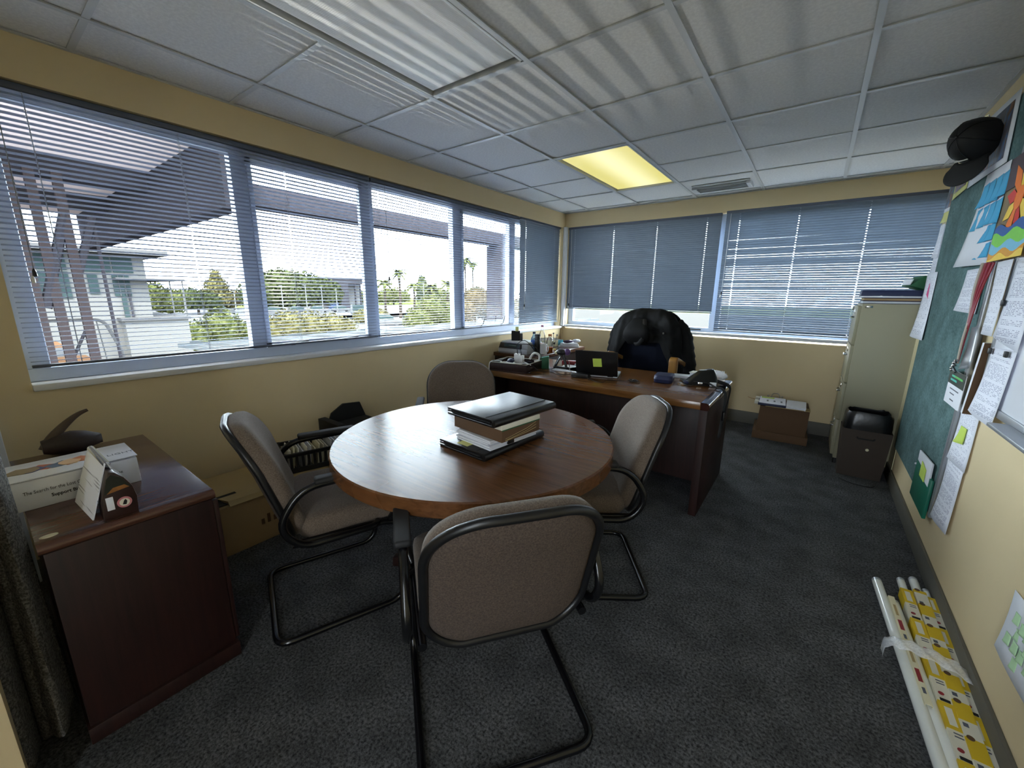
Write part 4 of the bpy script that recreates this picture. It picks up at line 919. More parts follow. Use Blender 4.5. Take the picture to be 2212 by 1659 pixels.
s1 = [(2.20, 2.46, zs + .02), (2.25, 2.42, zs + .006), (2.295, 2.40, zs + .004), (2.322, 2.385, zs - .03), (2.326, 2.36, zs - .12), (2.327, 2.32, zs - .20), (2.327, 2.30, zs - .27), (2.327, 2.315, zs - .295), (2.327, 2.345, zs - .27), (2.329, 2.40, zs - .15), (2.329, 2.50, zs - .04), (2.318, 2.54, zs - .005), (2.28, 2.57, zs + .006), (2.22, 2.57, zs + .02)]
strap(s1).xf(wi).build('strap', MT['rubber'], wbg, ang=70)
B(-.004, .004, -.02, .02, -.06, 0).xf(Matrix.Translation(wi @ Vector((2.333 - 2.14, 2.315 - 2.52, -.12)))).build('strap_buckle', MT['black'], wbg, bevel=.002)

# ------------------------------------------------------------------ printer, bottles and files on the corner table
RZ = .7105
pn = thing('printer', 'grey multifunction printer with dark display panel in the room corner', 'printer', (.235, 3.035, RZ), math.radians(0))
B(-.185, .185, -.15, .15, .0, .045).build('body', MT['grey'], pn, bevel=.005)
B(-.175, .175, -.12, .15, .046, .105).build('scanner_body', MT['grey'], pn, bevel=.004)
M().prism([(-.155, .046), (-.12, .046), (-.10, .10), (-.125, .10)], -.175, .10, 'x').build('front_panel', MT['black'], pn, bevel=.001)
M().prism([(-.1525, .062), (-.1475, .062), (-.1255, .094), (-.1305, .094)], -.11, .085, 'x').build('display', plain('green_display', '#26352b', .25), pn)
B(-.05, .045, -.155, -.1495, .074, .084).build('display_text', plain('grey_display', '#6d7d6d', .3), pn).location = (0, .008, 0)
B(-.17, .17, -.11, .145, .1055, .115).build('lid', MT['white'], pn, bevel=.004)
og = thing('desk_organiser', 'black open pen box standing on the printer', 'organiser', (.165, 3.04, RZ + .1155), math.radians(35))
M().box(-.045, .045, -.035, .035, 0, .004).box(-.045, .045, -.035, -.031, .004, .10).box(-.045, .045, .031, .035, .004, .10).box(-.045, -.041, -.031, .031, .004, .10).box(.041, .045, -.031, .031, .004, .10).build('box', MT['dark'], og, bevel=.001)
M().box(.046, .075, -.03, .03, 0, .075).build('front_pocket', MT['black'], og, bevel=.003)
on('note_block', B(-.017, .017, -.006, .006, 0, .14), MT['yellow'], 'narrow yellow note strip standing in the black pen box', 'notes', (.175, 3.05, RZ + .120), .4)
def bottle(name, label, cat, loc, parts):
    t = thing(name, label, cat, loc)
    for nm, prof, mat in parts: M().lathe(prof, 24).build(nm, mat, t)
    return t
bottle('water_bottle', 'clear blue water bottle with dark blue cap', 'bottle', (.405, 3.035, RZ), [
    ('body', [(.001, .0), (.030, 0), (.033, .006), (.033, .05), (.0315, .055), (.033, .06), (.033, .14), (.030, .155), (.016, .185), (.0135, .19), (.0135, .205)], MT['bluewater']),
    ('label_band', [(.0332, .095), (.0336, .096), (.0336, .135), (.0332, .136)], plain('blue_label', '#3f66b0', .5)),
    ('cap', [(.001, .222), (.0155, .222), (.016, .205), (.016, .203), (.001, .203)][::-1], MT['blue'])])
bottle('flask', 'tall matt black drinking flask between the bottles', 'bottle', (.452, 3.03, RZ), [
    ('body', [(.001, 0), (.028, 0), (.030, .004), (.030, .16), (.026, .17), (.026, .178)], MT['black']),
    ('lid', [(.001, .20), (.03, .20), (.032, .196), (.032, .18), (.001, .179)][::-1], MT['black']),
    ('ring', [(.0302, .148), (.032, .149), (.032, .156), (.0302, .157)], MT['rubber'])])
bottle('glass_bottle', 'slim clear bottle with pink cap behind the black flask', 'bottle', (.452, 3.115, RZ), [
    ('body', [(.001, 0), (.030, 0), (.033, .006), (.033, .17), (.028, .20), (.013, .245), (.012, .27)], MT['clear']),
    ('drink', [(.001, .004), (.029, .004), (.031, .01), (.031, .10), (.001, .1005)], plain('pale_red_drink', '#b5705a', .2)),
    ('cap', [(.001, .269), (.0145, .269), (.0145, .288), (.001, .289)], plain('rose_cap', '#7a3550', .4))])
mg = thing('mug', 'plain white mug in front of the juice bottle', 'mug', (.507, 3.06, RZ))
M().lathe([(.001, 0), (.034, 0), (.037, .004), (.038, .10), (.036, .102), (.034, .10), (.033, .008), (.001, .006)], 28).build('cup', MT['white'], mg)
M().tube(crv([(.036, -.005, .085), (.056, -.008, .085), (.064, -.009, .055), (.054, -.008, .026), (.036, -.005, .022)], 5), .0055, 8).build('handle', MT['white'], mg)
bottle('juice_bottle', 'clear bottle with orange juice rest and orange cap', 'bottle', (.525, 3.155, RZ), [
    ('body', [(.001, 0), (.033, 0), (.036, .006), (.036, .12), (.030, .15), (.018, .165), (.017, .178)], MT['clear']),
    ('juice', [(.001, .003), (.032, .003), (.034, .008), (.034, .062), (.001, .0625)], plain('orange_juice', '#b8662c', .25)),
    ('cap', [(.001, .177), (.0195, .177), (.0195, .196), (.001, .197)], plain('orange_cap', '#a8622e', .45))])
wg = thing('wire_gadget', 'thin wire gadget with small knobs behind the juice bottle', 'gadget', (.42, 3.40, RZ))
M().cyl((0, 0, 0), (0, 0, .008), .03, n=16).build('base', plain('yellow_base', '#b8a030', .5), wg)
for x, h in ((-.05, .16), (.0, .18), (.045, .165)):
    M().tube(crv([(0, 0, .008), (x * .6, 0, h * .5), (x, 0, h)], 5), .0022, 5).build('wire', MT['rail'], wg); M().ell((x, 0, h), .009, .009, .009, 10, 6).build('knob', MT['rail'], wg)
lv = thing('lever_arch_file', 'blue and white lever arch file lying behind the bottles', 'binder', (.27, 3.63, RZ), math.radians(58))
B(-.14, .14, -.001, .27, 0, .004).build('cover', MT['black'], lv); B(-.14, .14, -.001, .27, .071, .075).build('cover', MT['black'], lv)
B(-.14, .14, -.004, .0, 0, .075).build('spine', MT['cream'], lv); B(.075, .141, -.005, -.0035, 0, .075).build('spine_label', plain('turquoise_label', '#4a9bb0', .5), lv)
M().cyl((.025, -.0055, .037), (.025, -.0035, .037), .013, n=18).build('finger_hole', MT['dark'], lv)
B(-.13, .13, .02, .26, .0045, .07).build('page_block', MT['paper'], lv)
pb = thing('papers', 'heap of white papers and wrappers at the end of the corner table', 'papers', (.41, 3.775, RZ), .5)
for k in range(4): B(-.12 + .008 * k, .12 - .012 * k, -.09, .09 - .01 * k, k * .011, k * .011 + .0105).xf(Matrix.Rotation(.12 * k, 4, 'Z')).build('sheaf', MT['paper'], pb, bevel=.002)
on('wrapper', crump((0, 0, .018), (.06, .025, .016), 3, .014), plain('violet_wrapper', '#4a3a5a', .35, var=.5, scale=60), 'crumpled violet wrapper on the paper heap', 'wrapper', (.43, 3.72, RZ + .045), .6)
on('plastic_wrap', crump((0, 0, .02), (.05, .035, .018), 3, .014), MT['paper'], 'crumpled white plastic wrap at the corner table edge', 'wrapper', (.48, 3.83, RZ + .045), .2)

# ------------------------------------------------------------------ right wall: boards, prints, papers (x = W, facing -x)
def sheet(name, label, cat, q, mat, lift=.004, th=.0008, curl=.0, parent=None, n=5):
    """q: four (y, z) corners TL, TR, BR, BL as seen in the room; a thin sheet whose lower edge may curl off the wall"""
    m = M(); (a, b_, c, d) = [Vector((0, p[0], p[1])) for p in q]
    def fn(u, v):
        top = a.lerp(b_, u); bot = d.lerp(c, u); p = top.lerp(bot, v)
        p.x = W - lift - curl * (v ** 2.2) * (.6 + .4 * math.cos(u * 3)) - curl * .25 * math.sin(u * PI) * v; return p
    ctr = (a + b_ + c + d) / 4; ctr.x = W - lift
    def g(u, v): return fn(u, v) - ctr
    m.grid(g, n, n)
    o = m.build(name, mat, parent, solid=th, ang=60); o.location = ctr if parent is None else fn(.5, .5) - 0 * ctr
    if cat: tag(o, label, cat)
    return o
def psheet(name, q, mat, par, lift, curl=0):      # part of a sheet thing, in that thing's local space
    o = sheet(name, None, None, q, mat, lift, curl=curl); o.parent = par; o.location = Vector(o.location) - Vector(par.location); return o
pbd = thing('pinboard', 'large green felt pinboard with aluminium edge on the right wall', 'notice board', (W, 2.78, 1.22))
B(-.016, -.001, -.57, .57, -.945, .96).build('felt_panel', MT['pin'], pbd, bevel=.003)
B(-.021, -.001, -.602, -.57, -.95, .965).build('edge_trim', MT['alum'], pbd, bevel=.002)
wbd = thing('whiteboard', 'white magnetic board at the right edge above the bare wall', 'whiteboard', (W, 1.30, 1.42))
B(-.012, 0, -.70, .66, -.50, .52).build('panel', MT['board'], wbd)
for q in ((-.71, .67, -.53, -.50), (-.71, .67, .52, .55)): B(-.018, 0, *q).build('frame_rail', MT['alum'], wbd, bevel=.003)
for q in ((-.73, -.70, -.53, .55), (.66, .68, -.53, .55)): B(-.018, 0, *q).build('frame_rail', MT['alum'], wbd, bevel=.003)
B(-.07, -.018, -.4, .30, -.535, -.522).build('pen_ledge', MT['alum'], wbd, bevel=.002)
pm = {}
def pic(name, stops, scale=7):
    m, nt, b = base(name); b.inputs['Roughness'].default_value = .5
    tc = nn(nt, 'ShaderNodeTexCoord'); no = nn(nt, 'ShaderNodeTexNoise', Scale=scale, Detail=2.5, Distortion=1.2); nt.links.new(tc.outputs['Object'], no.inputs['Vector'])
    r = nn(nt, 'ShaderNodeValToRGB'); el = r.color_ramp.elements
    while len(el) < len(stops): el.new(.5)
    for e, (p, c) in zip(el, stops): e.position = p; e.color = lin(c)
    nt.links.new(no.outputs[0], r.inputs[0]); nt.links.new(r.outputs[0], b.inputs['Base Color']); return m
dusk = pic('dusk_picture', [(.30, '#39353a'), (.46, '#4d4a52'), (.55, '#3c5f86'), (.60, '#5c4a3a'), (.68, '#8a5a44'), (.75, '#4a6a90')])
violet = pic('violet_picture', [(.3, '#3a3550'), (.5, '#5b5470'), (.6, '#8a6a58'), (.7, '#474a7c')], 9)
deep = pic('deep_picture', [(.3, '#1e1a26'), (.5, '#33283a'), (.6, '#4a2c34'), (.7, '#26303f')], 8)
def print_(name, label, q, img, lift, inset=.08, border=None):
    o = sheet(name, label, 'picture', q, border or MT['paper'], lift, curl=.004)
    (a, b_, c, d) = [Vector((p[0], p[1])) for p in q]
    def ip(u, v): t = a.lerp(b_, u).lerp(d.lerp(c, u), v); return (t.x, t.y)
    i = inset
    psheet('printed_image', [ip(i, i), ip(1 - i, i), ip(1 - i, 1 - i), ip(i, 1 - i)], img, o, lift + .0022, .004); return o
print_('print', 'small dark print with white border at the far end of the right wall', [(3.545, 2.145), (3.345, 2.125), (3.29, 1.855), (3.545, 1.865)], dusk, .005)
print_('print', 'violet print half hidden behind the black cap', [(3.315, 2.14), (3.00, 2.16), (3.0, 1.915), (3.285, 1.90)], violet, .020, .12, MT['yellow'])
print_('print', 'large dark print with white border right of the black cap', [(2.985, 2.225), (2.42, 2.205), (2.375, 1.90), (2.965, 1.905)], dusk, .021, .10)
sheet('note', 'yellow handwritten note under the small print at the far end', 'note', [(3.545, 1.885), (3.315, 1.87), (3.311, 1.786), (3.545, 1.80)], MT['yellow'], .007, curl=.01)
sheet('page', 'narrow printed page below the yellow note, at the wall end', 'paper', [(3.545, 1.79), (3.42, 1.785), (3.41, 1.57), (3.545, 1.58)], MT['print2'], .009, curl=.012)
sheet('page', 'longer printed page half behind the narrow one at the wall end', 'paper', [(3.545, 1.782), (3.335, 1.775), (3.34, 1.478), (3.545, 1.477)], MT['print2'], .006, curl=.006)
pk = sheet('page', 'page with a pink arrow mark pinned beside the filing cabinet', 'paper', [(3.545, 1.482), (3.237, 1.476), (3.211, 1.046), (3.475, 1.055)], MT['print2'], .020, curl=.03)
psheet('pink_arrow', [(3.375, 1.405), (3.365, 1.41), (3.325, 1.30), (3.415, 1.295)], MT['pink'], pk, .0245)
bs = sheet('poster_sheet', 'white sheet covered with light blue sticky notes on the pinboard', 'poster', [(2.628, 1.90), (2.302, 1.893), (2.265, 1.462), (2.70, 1.473)], MT['paper'], .022, curl=.03)
random.seed(9)
for r_, (zt, zb, ys_) in enumerate(((1.845, 1.745, (2.60, 2.51, 2.42, 2.335)), (1.735, 1.64, (2.60, 2.51, 2.42, 2.335)), (1.635, 1.565, (2.42, 2.34)), (1.555, 1.495, (2.44, 2.35)))):
    for y in ys_: psheet('sticky_note', [(y + .005, zt), (y - .072, zt + .004), (y - .078, zb + random.uniform(-.006, .006)), (y + .006 + .02 * (y > 2.55), zb)], MT['blue_note'], bs, .0265 + .001 * r_, .012)
sheet('page', 'printed page below the sheet of blue notes', 'paper', [(2.568, 1.452), (2.262, 1.452), (2.264, 1.246), (2.589, 1.254)], MT['print1'], .021, curl=.012)
# child-like flower picture, hanging over the gap between both boards
ar = sheet('flower_painting', 'bright orange flower painting above the whiteboard papers', 'picture', [(2.275, 1.885), (1.85, 1.885), (1.85, 1.468), (2.262, 1.468)], pic('olive_ground', [(.3, '#6b5a35'), (.6, '#8a744a')], 6), .024, curl=.004)
def blob(pts, mat, lift, name='painted_shape'):
    ctr = Vector((0, sum(p[0] for p in pts) / len(pts), sum(p[1] for p in pts) / len(pts)))
    o = M().prism([(p[0] - ctr.y, p[1] - ctr.z) for p in pts], -.0003, .0003, 'x').build(name, mat, ar, smooth=False)
    o.location = Vector((W - lift, ctr.y, ctr.z)) - Vector(ar.location)
pc = {k: plain('paint_' + k, c, .6, var=.1, scale=30) for k, c in dict(red='#cf3226', orange='#ee7a22', yellow='#f4cf4e', deepblue='#2a5a9c', leaf='#7fd04a', sky='#7cc0dc', amber='#dc9a2a', dusk='#4a3d44').items()}
blob([(2.262, 1.882), (1.855, 1.882), (1.855, 1.76), (2.255, 1.755)], pc['dusk'], .0278)
cy_, cz_ = 2.06, 1.70
for k in range(9):
    a = 2 * PI * k / 9 + .2; a0, a1 = a - .30, a + .30; r_ = .15 + .03 * (k % 2)
    blob([(cy_ + .03 * math.cos(a0), cz_ + .03 * math.sin(a0)), (cy_ + r_ * .62 * math.cos(a0), cz_ + r_ * .62 * math.sin(a0)), (cy_ + r_ * math.cos(a), cz_ + r_ * math.sin(a)), (cy_ + r_ * .62 * math.cos(a1), cz_ + r_ * .62 * math.sin(a1)), (cy_ + .03 * math.cos(a1), cz_ + .03 * math.sin(a1))], pc[('red', 'orange', 'yellow')[k % 3]], .0284 + .00008 * k)
blob([(cy_ + .045 * math.cos(2 * PI * j / 14), cz_ + .045 * math.sin(2 * PI * j / 14)) for j in range(14)], pc['orange'], .0300)
for k, (cn, zt, zb) in enumerate((('deepblue', 1.605, 1.56), ('leaf', 1.575, 1.52), ('sky', 1.535, 1.49), ('amber', 1.505, 1.473), ('yellow', 1.487, 1.470))):
    up_ = [(2.25 - .385 * j / 12, zt + .012 * math.sin(j * .9 + k) - .0 * j) for j in range(13)]; dn = [(2.25 - .385 * j / 12, zb) for j in range(12, -1, -1)]
    blob(up_ + dn, pc[cn], .0306 + .0004 * k)
sheet('page', 'tall narrow white page right of the red lanyards', 'paper', [(2.114, 1.462), (1.944, 1.464), (1.949, 1.169), (2.049, 1.172)], MT['print2'], .028, curl=.01)
pe = sheet('page', 'map-like printed page below the flower painting', 'paper', [(1.935, 1.458), (1.70, 1.452), (1.695, 1.133), (1.94, 1.17)], MT['print1'], .019, curl=.01)
pd_ = sheet('page', 'text page held by two black magnets at the whiteboard corner', 'paper', [(1.946, 1.128), (1.699, 1.134), (1.732, .848), (1.959, .864)], MT['print1'], .020, curl=.018)
for i, (y, z) in enumerate(((1.925, 1.115), (1.755, 1.12), (1.925, 1.30), (1.72, 1.44))):
    o = B(-.008, 0, -.011, .011, -.011, .011).build('magnet', MT['black'], None, bevel=.002); o.location = (W - .026, y, z)
    tag(o, ['small black square magnet, left one on the lower text page', 'small black square magnet, right one on the lower text page', 'small black square magnet beside the map-like page', 'small black square magnet at the top of the map-like page'][i], 'magnet', 'black magnets on the whiteboard')
p1_ = sheet('page', 'page with a lime note below the name badge', 'paper', [(2.173, .828), (1.935, .842), (1.927, .60), (2.161, .596)], MT['print2'], .006, curl=.012)
psheet('sticky_note', [(2.10, .765), (2.02, .768), (2.015, .70), (2.11, .685)], MT['lime'], p1_, .012, .012)
sheet('page', 'lowest printed page on the right wall below the pinboard edge', 'paper', [(2.182, .590), (1.94, .605), (1.935, .306), (2.133, .309)], MT['print1'], .008, curl=.02)
cr_ = sheet('page', 'large white sheet with pale green notes low on the right wall', 'paper', [(1.280, .466), (1.00, .486), (.98, .262), (1.262, .275)], MT['paper'], .005, curl=.012)
for k in range(12):
    a = 2 * PI * k / 12; r_ = .035 + .035 * (k % 2); y, z = 1.145 + r_ * math.cos(a) * 1.1, .375 + r_ * math.sin(a)
    psheet('green_note', [(y + .018, z + .014), (y - .014, z + .018), (y - .018, z - .014), (y + .014, z - .018)], plain('pale_green_%d' % k, '#b9dcae', .8, var=.08) if k == 0 else bpy.data.materials['pale_green_0'], cr_, .0075 + .0006 * k, .004)
# green pocket folder with papers standing in it
gf = thing('document_folder', 'green plastic pocket folder with papers pinned low on the pinboard', 'folder', (W - .02, 2.40, .35))
B(-.012, .002, -.165, .175, -.115, .09).build('pocket', MT['green'], gf, bevel=.003)
M().hexa([(-.010, -.14, -.08), (-.003, -.14, -.08), (-.003, .165, -.08), (-.010, .165, -.08)], [(-.014, -.13, .165), (-.007, -.13, .165), (-.004, .175, .145), (-.011, .175, .145)]).build('inserted_paper', MT['paper'], gf, bevel=.001)
M().hexa([(-.016, -.06, .04), (-.0145, -.06, .04), (-.0145, .05, .04), (-.016, .05, .04)], [(-.0165, -.06, .105), (-.015, -.06, .105), (-.015, .05, .12), (-.0165, .05, .12)]).build('lime_note', MT['lime'], gf)
M().ell((-.012, .185, .06), .006, .006, .006, 8, 6).build('push_pin', MT['paper'], gf)
# lanyards and badge
ln = thing('lanyards', 'bundle of red lanyards hanging at the right edge of the pinboard', 'lanyard', (W - .03, 2.20, 1.23))
for k in range(4):
    pts = crv([(-.0 - .006 * k, -.045 + .022 * k, .235), (-.012 - .004 * k, -.02 + .012 * k, .12), (-.016, .0 + .008 * k, .0), (-.018 - .003 * k, .005 - .006 * k, -.10), (-.02, .012, -.20)], 6)
    M().tube(pts, .0125, 6, flat=(.3, 1.4)).build('ribbon', [MT['red'], plain('crimson', '#8c1530', .45, var=.2), MT['red'], plain('pale_ribbon', '#a89a8c', .5, var=.2)][k], ln, ang=70)
M().tube(crv([(-.02, .012, -.19), (-.03, .02, -.22), (-.02, .0, -.245)], 4), .006, 6).build('clip', MT['chrome'], ln)
for k in range(5): M().ell((-.028 - .003 * (k % 2), -.005 + .008 * k, -.19 - .012 * k), .008, .012, .007, 8, 6).build('metal_clip', MT['chrome'], ln)
sheet('plastic_pouch', 'grey plastic badge pouch beside the red lanyards', 'badge', [(2.205, 1.19), (2.12, 1.20), (2.09, 1.02), (2.20, 1.0)], MT['alum'], .034, curl=.01)
nb = thing('name_badge', 'white name badge with dark green top hanging from the lanyards', 'badge', (W - .045, 2.175, .905))
B(-.0015, .0015, -.13, .12, -.07, .085).build('card', MT['paper'], nb, bevel=.0006)
B(-.0028, -.0016, -.13, .12, .022, .085).build('green_top', plain('dark_green_print', '#122a26', .4), nb)
for z, a, b_, c_ in ((.056, -.10, .02, '#58b65a'), (.056, .02, .07, '#4ac0a0'), (.038, -.02, .08, '#3ab0a0')): B(-.0036, -.0029, a, b_, z, z + .009).build('green_print', plain('mint_%d' % int(z * 1000 + a * 100), c_, .5), nb)
for z, a, b_ in ((.002, -.075, .065), (-.018, -.02, .05), (-.045, -.03, .03)): B(-.0022, -.0016, a, b_, z - .0025, z + .0025).build('grey_print', MT['rail'], nb)
pp = thing('paper_bundle', 'standing bundle of papers with brown edge right of the name badge', 'papers', (W, 2.0, .97))
M().hexa([(-.045, -.01, -.13), (-.008, -.01, -.13), (-.008, .012, -.13), (-.045, .012, -.13)], [(-.035, -.015, .17), (-.006, -.015, .17), (-.006, .01, .17), (-.035, .01, .17)]).build('sheets', MT['paper'], pp, bevel=.001)
M().hexa([(-.045, -.0135, -.13), (-.008, -.0135, -.13), (-.008, -.0105, -.13), (-.045, -.0105, -.13)], [(-.035, -.0185, .17), (-.006, -.0185, .17), (-.006, -.0155, .17), (-.035, -.0155, .17)]).build('brown_edge', MT['darkkraft'], pp)
# baseball cap on a pin
cp = thing('cap', 'black baseball cap hanging brim down at the top of the pinboard', 'cap', (3.236, 2.61, 2.055), math.radians(42))
rings = []
for i in range(9):
    t = i / 8 * PI / 2
    rings.append([Vector((-.13 * math.sin(t), .090 * max(.03, math.cos(t) ** .8) * math.cos(a), .100 * max(.03, math.cos(t) ** .8) * math.sin(a) + .01 * math.sin(t))) for a in [2 * PI * j / 28 for j in range(28)]])
M().loft(rings).build('crown', MT['dark'], cp, ang=60)
for k in range(6):
    a = 2 * PI * k / 6 + .3; M().tube([Vector((-.132 * math.sin(t), .091 * max(.03, math.cos(t) ** .8) * math.cos(a), .101 * max(.03, math.cos(t) ** .8) * math.sin(a) + .01 * math.sin(t))) for t in [PI / 2 * i / 8 for i in range(9)]], .0016, 4).build('seam', MT['black'], cp)
def brim(u, v):
    a = -PI / 2 + (u - .5) * 1.7; R1 = .095 + .085 * math.sin(PI * u) ** .4 * v
    return Vector((-.055 - .02 * v + .045 * (2 * u - 1) ** 2, .92 * R1 * math.cos(a), R1 * math.sin(a) - .002 - .02 * v))
M().grid(brim, 20, 8).build('brim', MT['dark'], cp, ang=60, solid=.004)
M().ell((-.134, 0, .012), .005, .008, .008, 10, 6).build('top_button', MT['black'], cp)
M().box(-.004, .0, -.028, .028, -.012, .012).xf(Matrix.Translation((-.058, .01, -.078)) @ Matrix.Rotation(.5, 4, 'Y')).build('white_emblem', plain('emblem_white', '#c9c6c0', .6), cp, bevel=.001)
M().tube([(.0, .02, .10), (.012, .0, .115), (.02, 0, .11)], .003, 5).build('pin', MT['chrome'], cp)

# ------------------------------------------------------------------ fluorescent tubes lying along the right wall
def lamp_tube(x0, y0, x1, y1, z, r, label):
    t = thing('lamp_tube', label, 'fluorescent tube', (x0, y0, z), 0, 'bare fluorescent tubes on the carpet')
    d = Vector((x1 - x0, y1 - y0, 0)); L_ = d.length; u = d.normalized()
    M().cyl(u * .018, u * (L_ - .018), r, n=18).build('glass', MT['tube'], t)
    for a, b_ in ((0, .019), (L_ - .019, L_)): M().cyl(u * a, u * b_, r * .96, n=16).build('end_cap', MT['alum'], t)
    for s in (-1, 1):
        w = Vector((-u.y, u.x, 0)) * s * .006; M().cyl(w, w - u * .008, .0014, n=6).build('pin', MT['chrome'], t)
    return t
lamp_tube(3.118, 1.885, 3.215, .42, .020, .0185, 'bare white tube farthest from the wall')
lamp_tube(3.162, 1.74, 3.245, .30, .020, .0185, 'bare white tube second from the left, between card sleeves')
lamp_tube(3.2535, 1.985, 3.2705, .55, .026, .0165, 'bare white tube sticking out farthest from the middle yellow sleeve')
lamp_tube(3.207, 1.95, 3.2415, .50, .024, .0150, 'bare white tube tip sticking out of the left yellow sleeve')
lamp_tube(3.286, 1.92, 3.2845, .48, .023, .0135, 'bare white tube sticking out of the yellow sleeve by the skirting')
def sleeve(x0, y0, x1, y1, z, w, h, kind, label):
    t = thing('tube_sleeve', label, 'lamp carton', (x0, y0, z), math.atan2(-(x1 - x0), -(y1 - y0)) * -1)
    d = Vector((x1 - x0, y1 - y0, 0)); L_ = d.length
    t.rotation_euler = (0, 0, math.atan2(d.y, d.x))
    M().box(0, L_, -w / 2, w / 2, 0, .0015).box(0, L_, -w / 2, w / 2, h - .0015, h).box(0, L_, -w / 2, -w / 2 + .0015, .0015, h - .0015).box(0, L_, w / 2 - .0015, w / 2, .0015, h - .0015).build('card_tube', MT['tubewhite'] if kind else MT['cream'], t)
    e = .0006
    def band(a, b_, mat, k=0, ins=0): 
        if ins: B(a, b_, -w / 2 + ins, w / 2 - ins, h, h + e * (1 + k)).build('printed_band', mat, t)
        else: M().box(a, b_, -w / 2 - e, w / 2 + e, h, h + e).box(a, b_, -w / 2 - e, -w / 2, .001, h).box(a, b_, w / 2, w / 2 + e, .001, h).build('printed_band', mat, t)
    a = .0; k = 0
    if kind == 0:
        for a in (.16, .42):
            band(a, a + .06, MT['red'], 0, .004); band(a + .085, a + .11, MT['rail'], 0, .006); band(a - .10, a - .03, MT['lightkraft'], 0, .006)
    elif kind == 1:
        for a in (.0, .21, .42, .63, .84, 1.05):
            band(a, a + .105, MT['tubeyellow']); band(a + .02, a + .09, MT['tubewhite'], 1, .010)
            for q in range(2): B(a + .115 + q * .012, a + .119 + q * .012, -w / 2 + .012, w / 2 - .006, h, h + .0008).build('grey_print', MT['rail'], t)
            M().cyl((a + .175, -.004, h), (a + .175, -.004, h + .001), .0075, n=14).build('red_seal', MT['red'], t)
            B(a + .198, a + .208, -.012, .012, h, h + .0022).build('dark_emblem', MT['dark'], t)
    else:
        for a in (.0, .105, .245, .36, .50, .62, .76, .90, 1.04): 
            if (k % 2) == 0 or True:
                band(a, a + (.02 if k == 0 else .075), MT['tubeyellow'])
            k += 1
            B(a + .085, a + .10, -w / 2 + .006, -w / 2 + .018, h, h + .0008).build('grey_print', MT['rail'], t)
            M().cyl((a + .0, -w / 2 + .012, h), (a + .0, -w / 2 + .012, h + .002), .009, n=14).build('brown_seal', MT['darkkraft'], t)
    return t
sleeve(3.150, 1.745, 3.180, 1.17, .024, .020, .022, 0, 'cream card lamp sleeve with red labels between the two bare tubes')
sleeve(3.210, 1.845, 3.2435, .45, .002, .038, .043, 1, 'yellow and white lamp sleeve, left one of the three')
sleeve(3.255, 1.86, 3.2715, .45, .004, .040, .045, 2, 'yellow lamp sleeve with white windows, middle one of the three')
sleeve(3.286, 1.84, 3.2845, .45, .002, .030, .042, 1, 'yellow and white lamp sleeve against the skirting, right one of the three')
def wrap(u, v):
    a = PI * (1.02 - 1.04 * u); r_ = .112
    return Vector((3.205 + .112 * math.cos(a), 1.40 - .06 * u + (v - .5) * (.05 + .03 * u), .006 + .082 * max(0, math.sin(a)) ** .35 + .004 * math.sin(u * 40 + v * 5)))
tag(M().grid(wrap, 40, 4).build('plastic_wrap', film('stretch_film', .38), None, ang=60, solid=.0006), 'clear stretch film wrapped around the lamp tube bundle', 'plastic film')

# ------------------------------------------------------------------ outside
GZ = -3.2
EXT = 1 / 17.0          # the sky is far brighter than the room: outdoor surfaces are dark so that the exposure of the room still shows them
def xc(h): c = lin(h); return tuple(q * EXT for q in c[:3]) + (1,)
def ox(name, col, var=.06, scale=3): return plain(name, xc(col), .95, var=var, scale=scale, spec=0.0)
def leaf(name, c1, c2, scale=2.2):
    m, nt, b_ = base(name); b_.inputs['Roughness'].default_value = 1; b_.inputs['Specular IOR Level'].default_value = 0
    tc = nn(nt, 'ShaderNodeTexCoord'); no = nn(nt, 'ShaderNodeTexNoise', Scale=scale, Detail=4.0); nt.links.new(tc.outputs['Object'], no.inputs['Vector'])
    r = nn(nt, 'ShaderNodeValToRGB'); r.color_ramp.elements[0].position = .35; r.color_ramp.elements[1].position = .65
    r.color_ramp.elements[0].color = xc(c1); r.color_ramp.elements[1].color = xc(c2)
    nt.links.new(no.outputs[0], r.inputs[0]); nt.links.new(r.outputs[0], b_.inputs['Base Color']); return m
OM = dict(
    lawn=leaf('lawn', '#9fae62', '#c9cf8c', .6), asphalt=ox('asphalt', '#cfd0d6', .08, 2), leafdark=leaf('dark_leaves', '#5f6f42', '#b4bd84'),
    leafmid=leaf('mid_leaves', '#84904e', '#d2d68e'), leafgold=leaf('golden_leaves', '#a69c5a', '#e6dca0', 2.5), leafrust=leaf('rusty_leaves', '#a08a5c', '#dcc498', 2.5),
    trunk=ox('grey_bark', '#8e7e70', .15), steel=ox('brown_painted_steel', '#928b96'), columns=ox('brown_column_paint', '#a08e90'), soffit=plain('pinkish_soffit', '#a89a9a', .9, var=.04, spec=0),
    whitewall=ox('white_render', '#f6f3ef', .02), pale=ox('pale_concrete', '#c6c4c6', .05), winglass=ox('dark_teal_glass', '#7f9a9c', .15, 2),
    orange=ox('terracotta_deck', '#f0b488', .06), roofw=ox('pale_metal_roof', '#dfe8f0', .03), darkb=ox('dark_facade', '#86838c', .05), pole=ox('white_pole', '#f2f2f2', .02))
struct(M().box(-260, -.3, -60, 220, GZ - .3, GZ).box(-.3, 120, 4.7, 220, GZ - .3, GZ).box(-.3, 120, -60, -6, GZ - .3, GZ).build('ground', OM['lawn'], smooth=False))
struct(B(-16, -.3, -30, 60, GZ, GZ + .05).build('paving', OM['asphalt'], smooth=False))
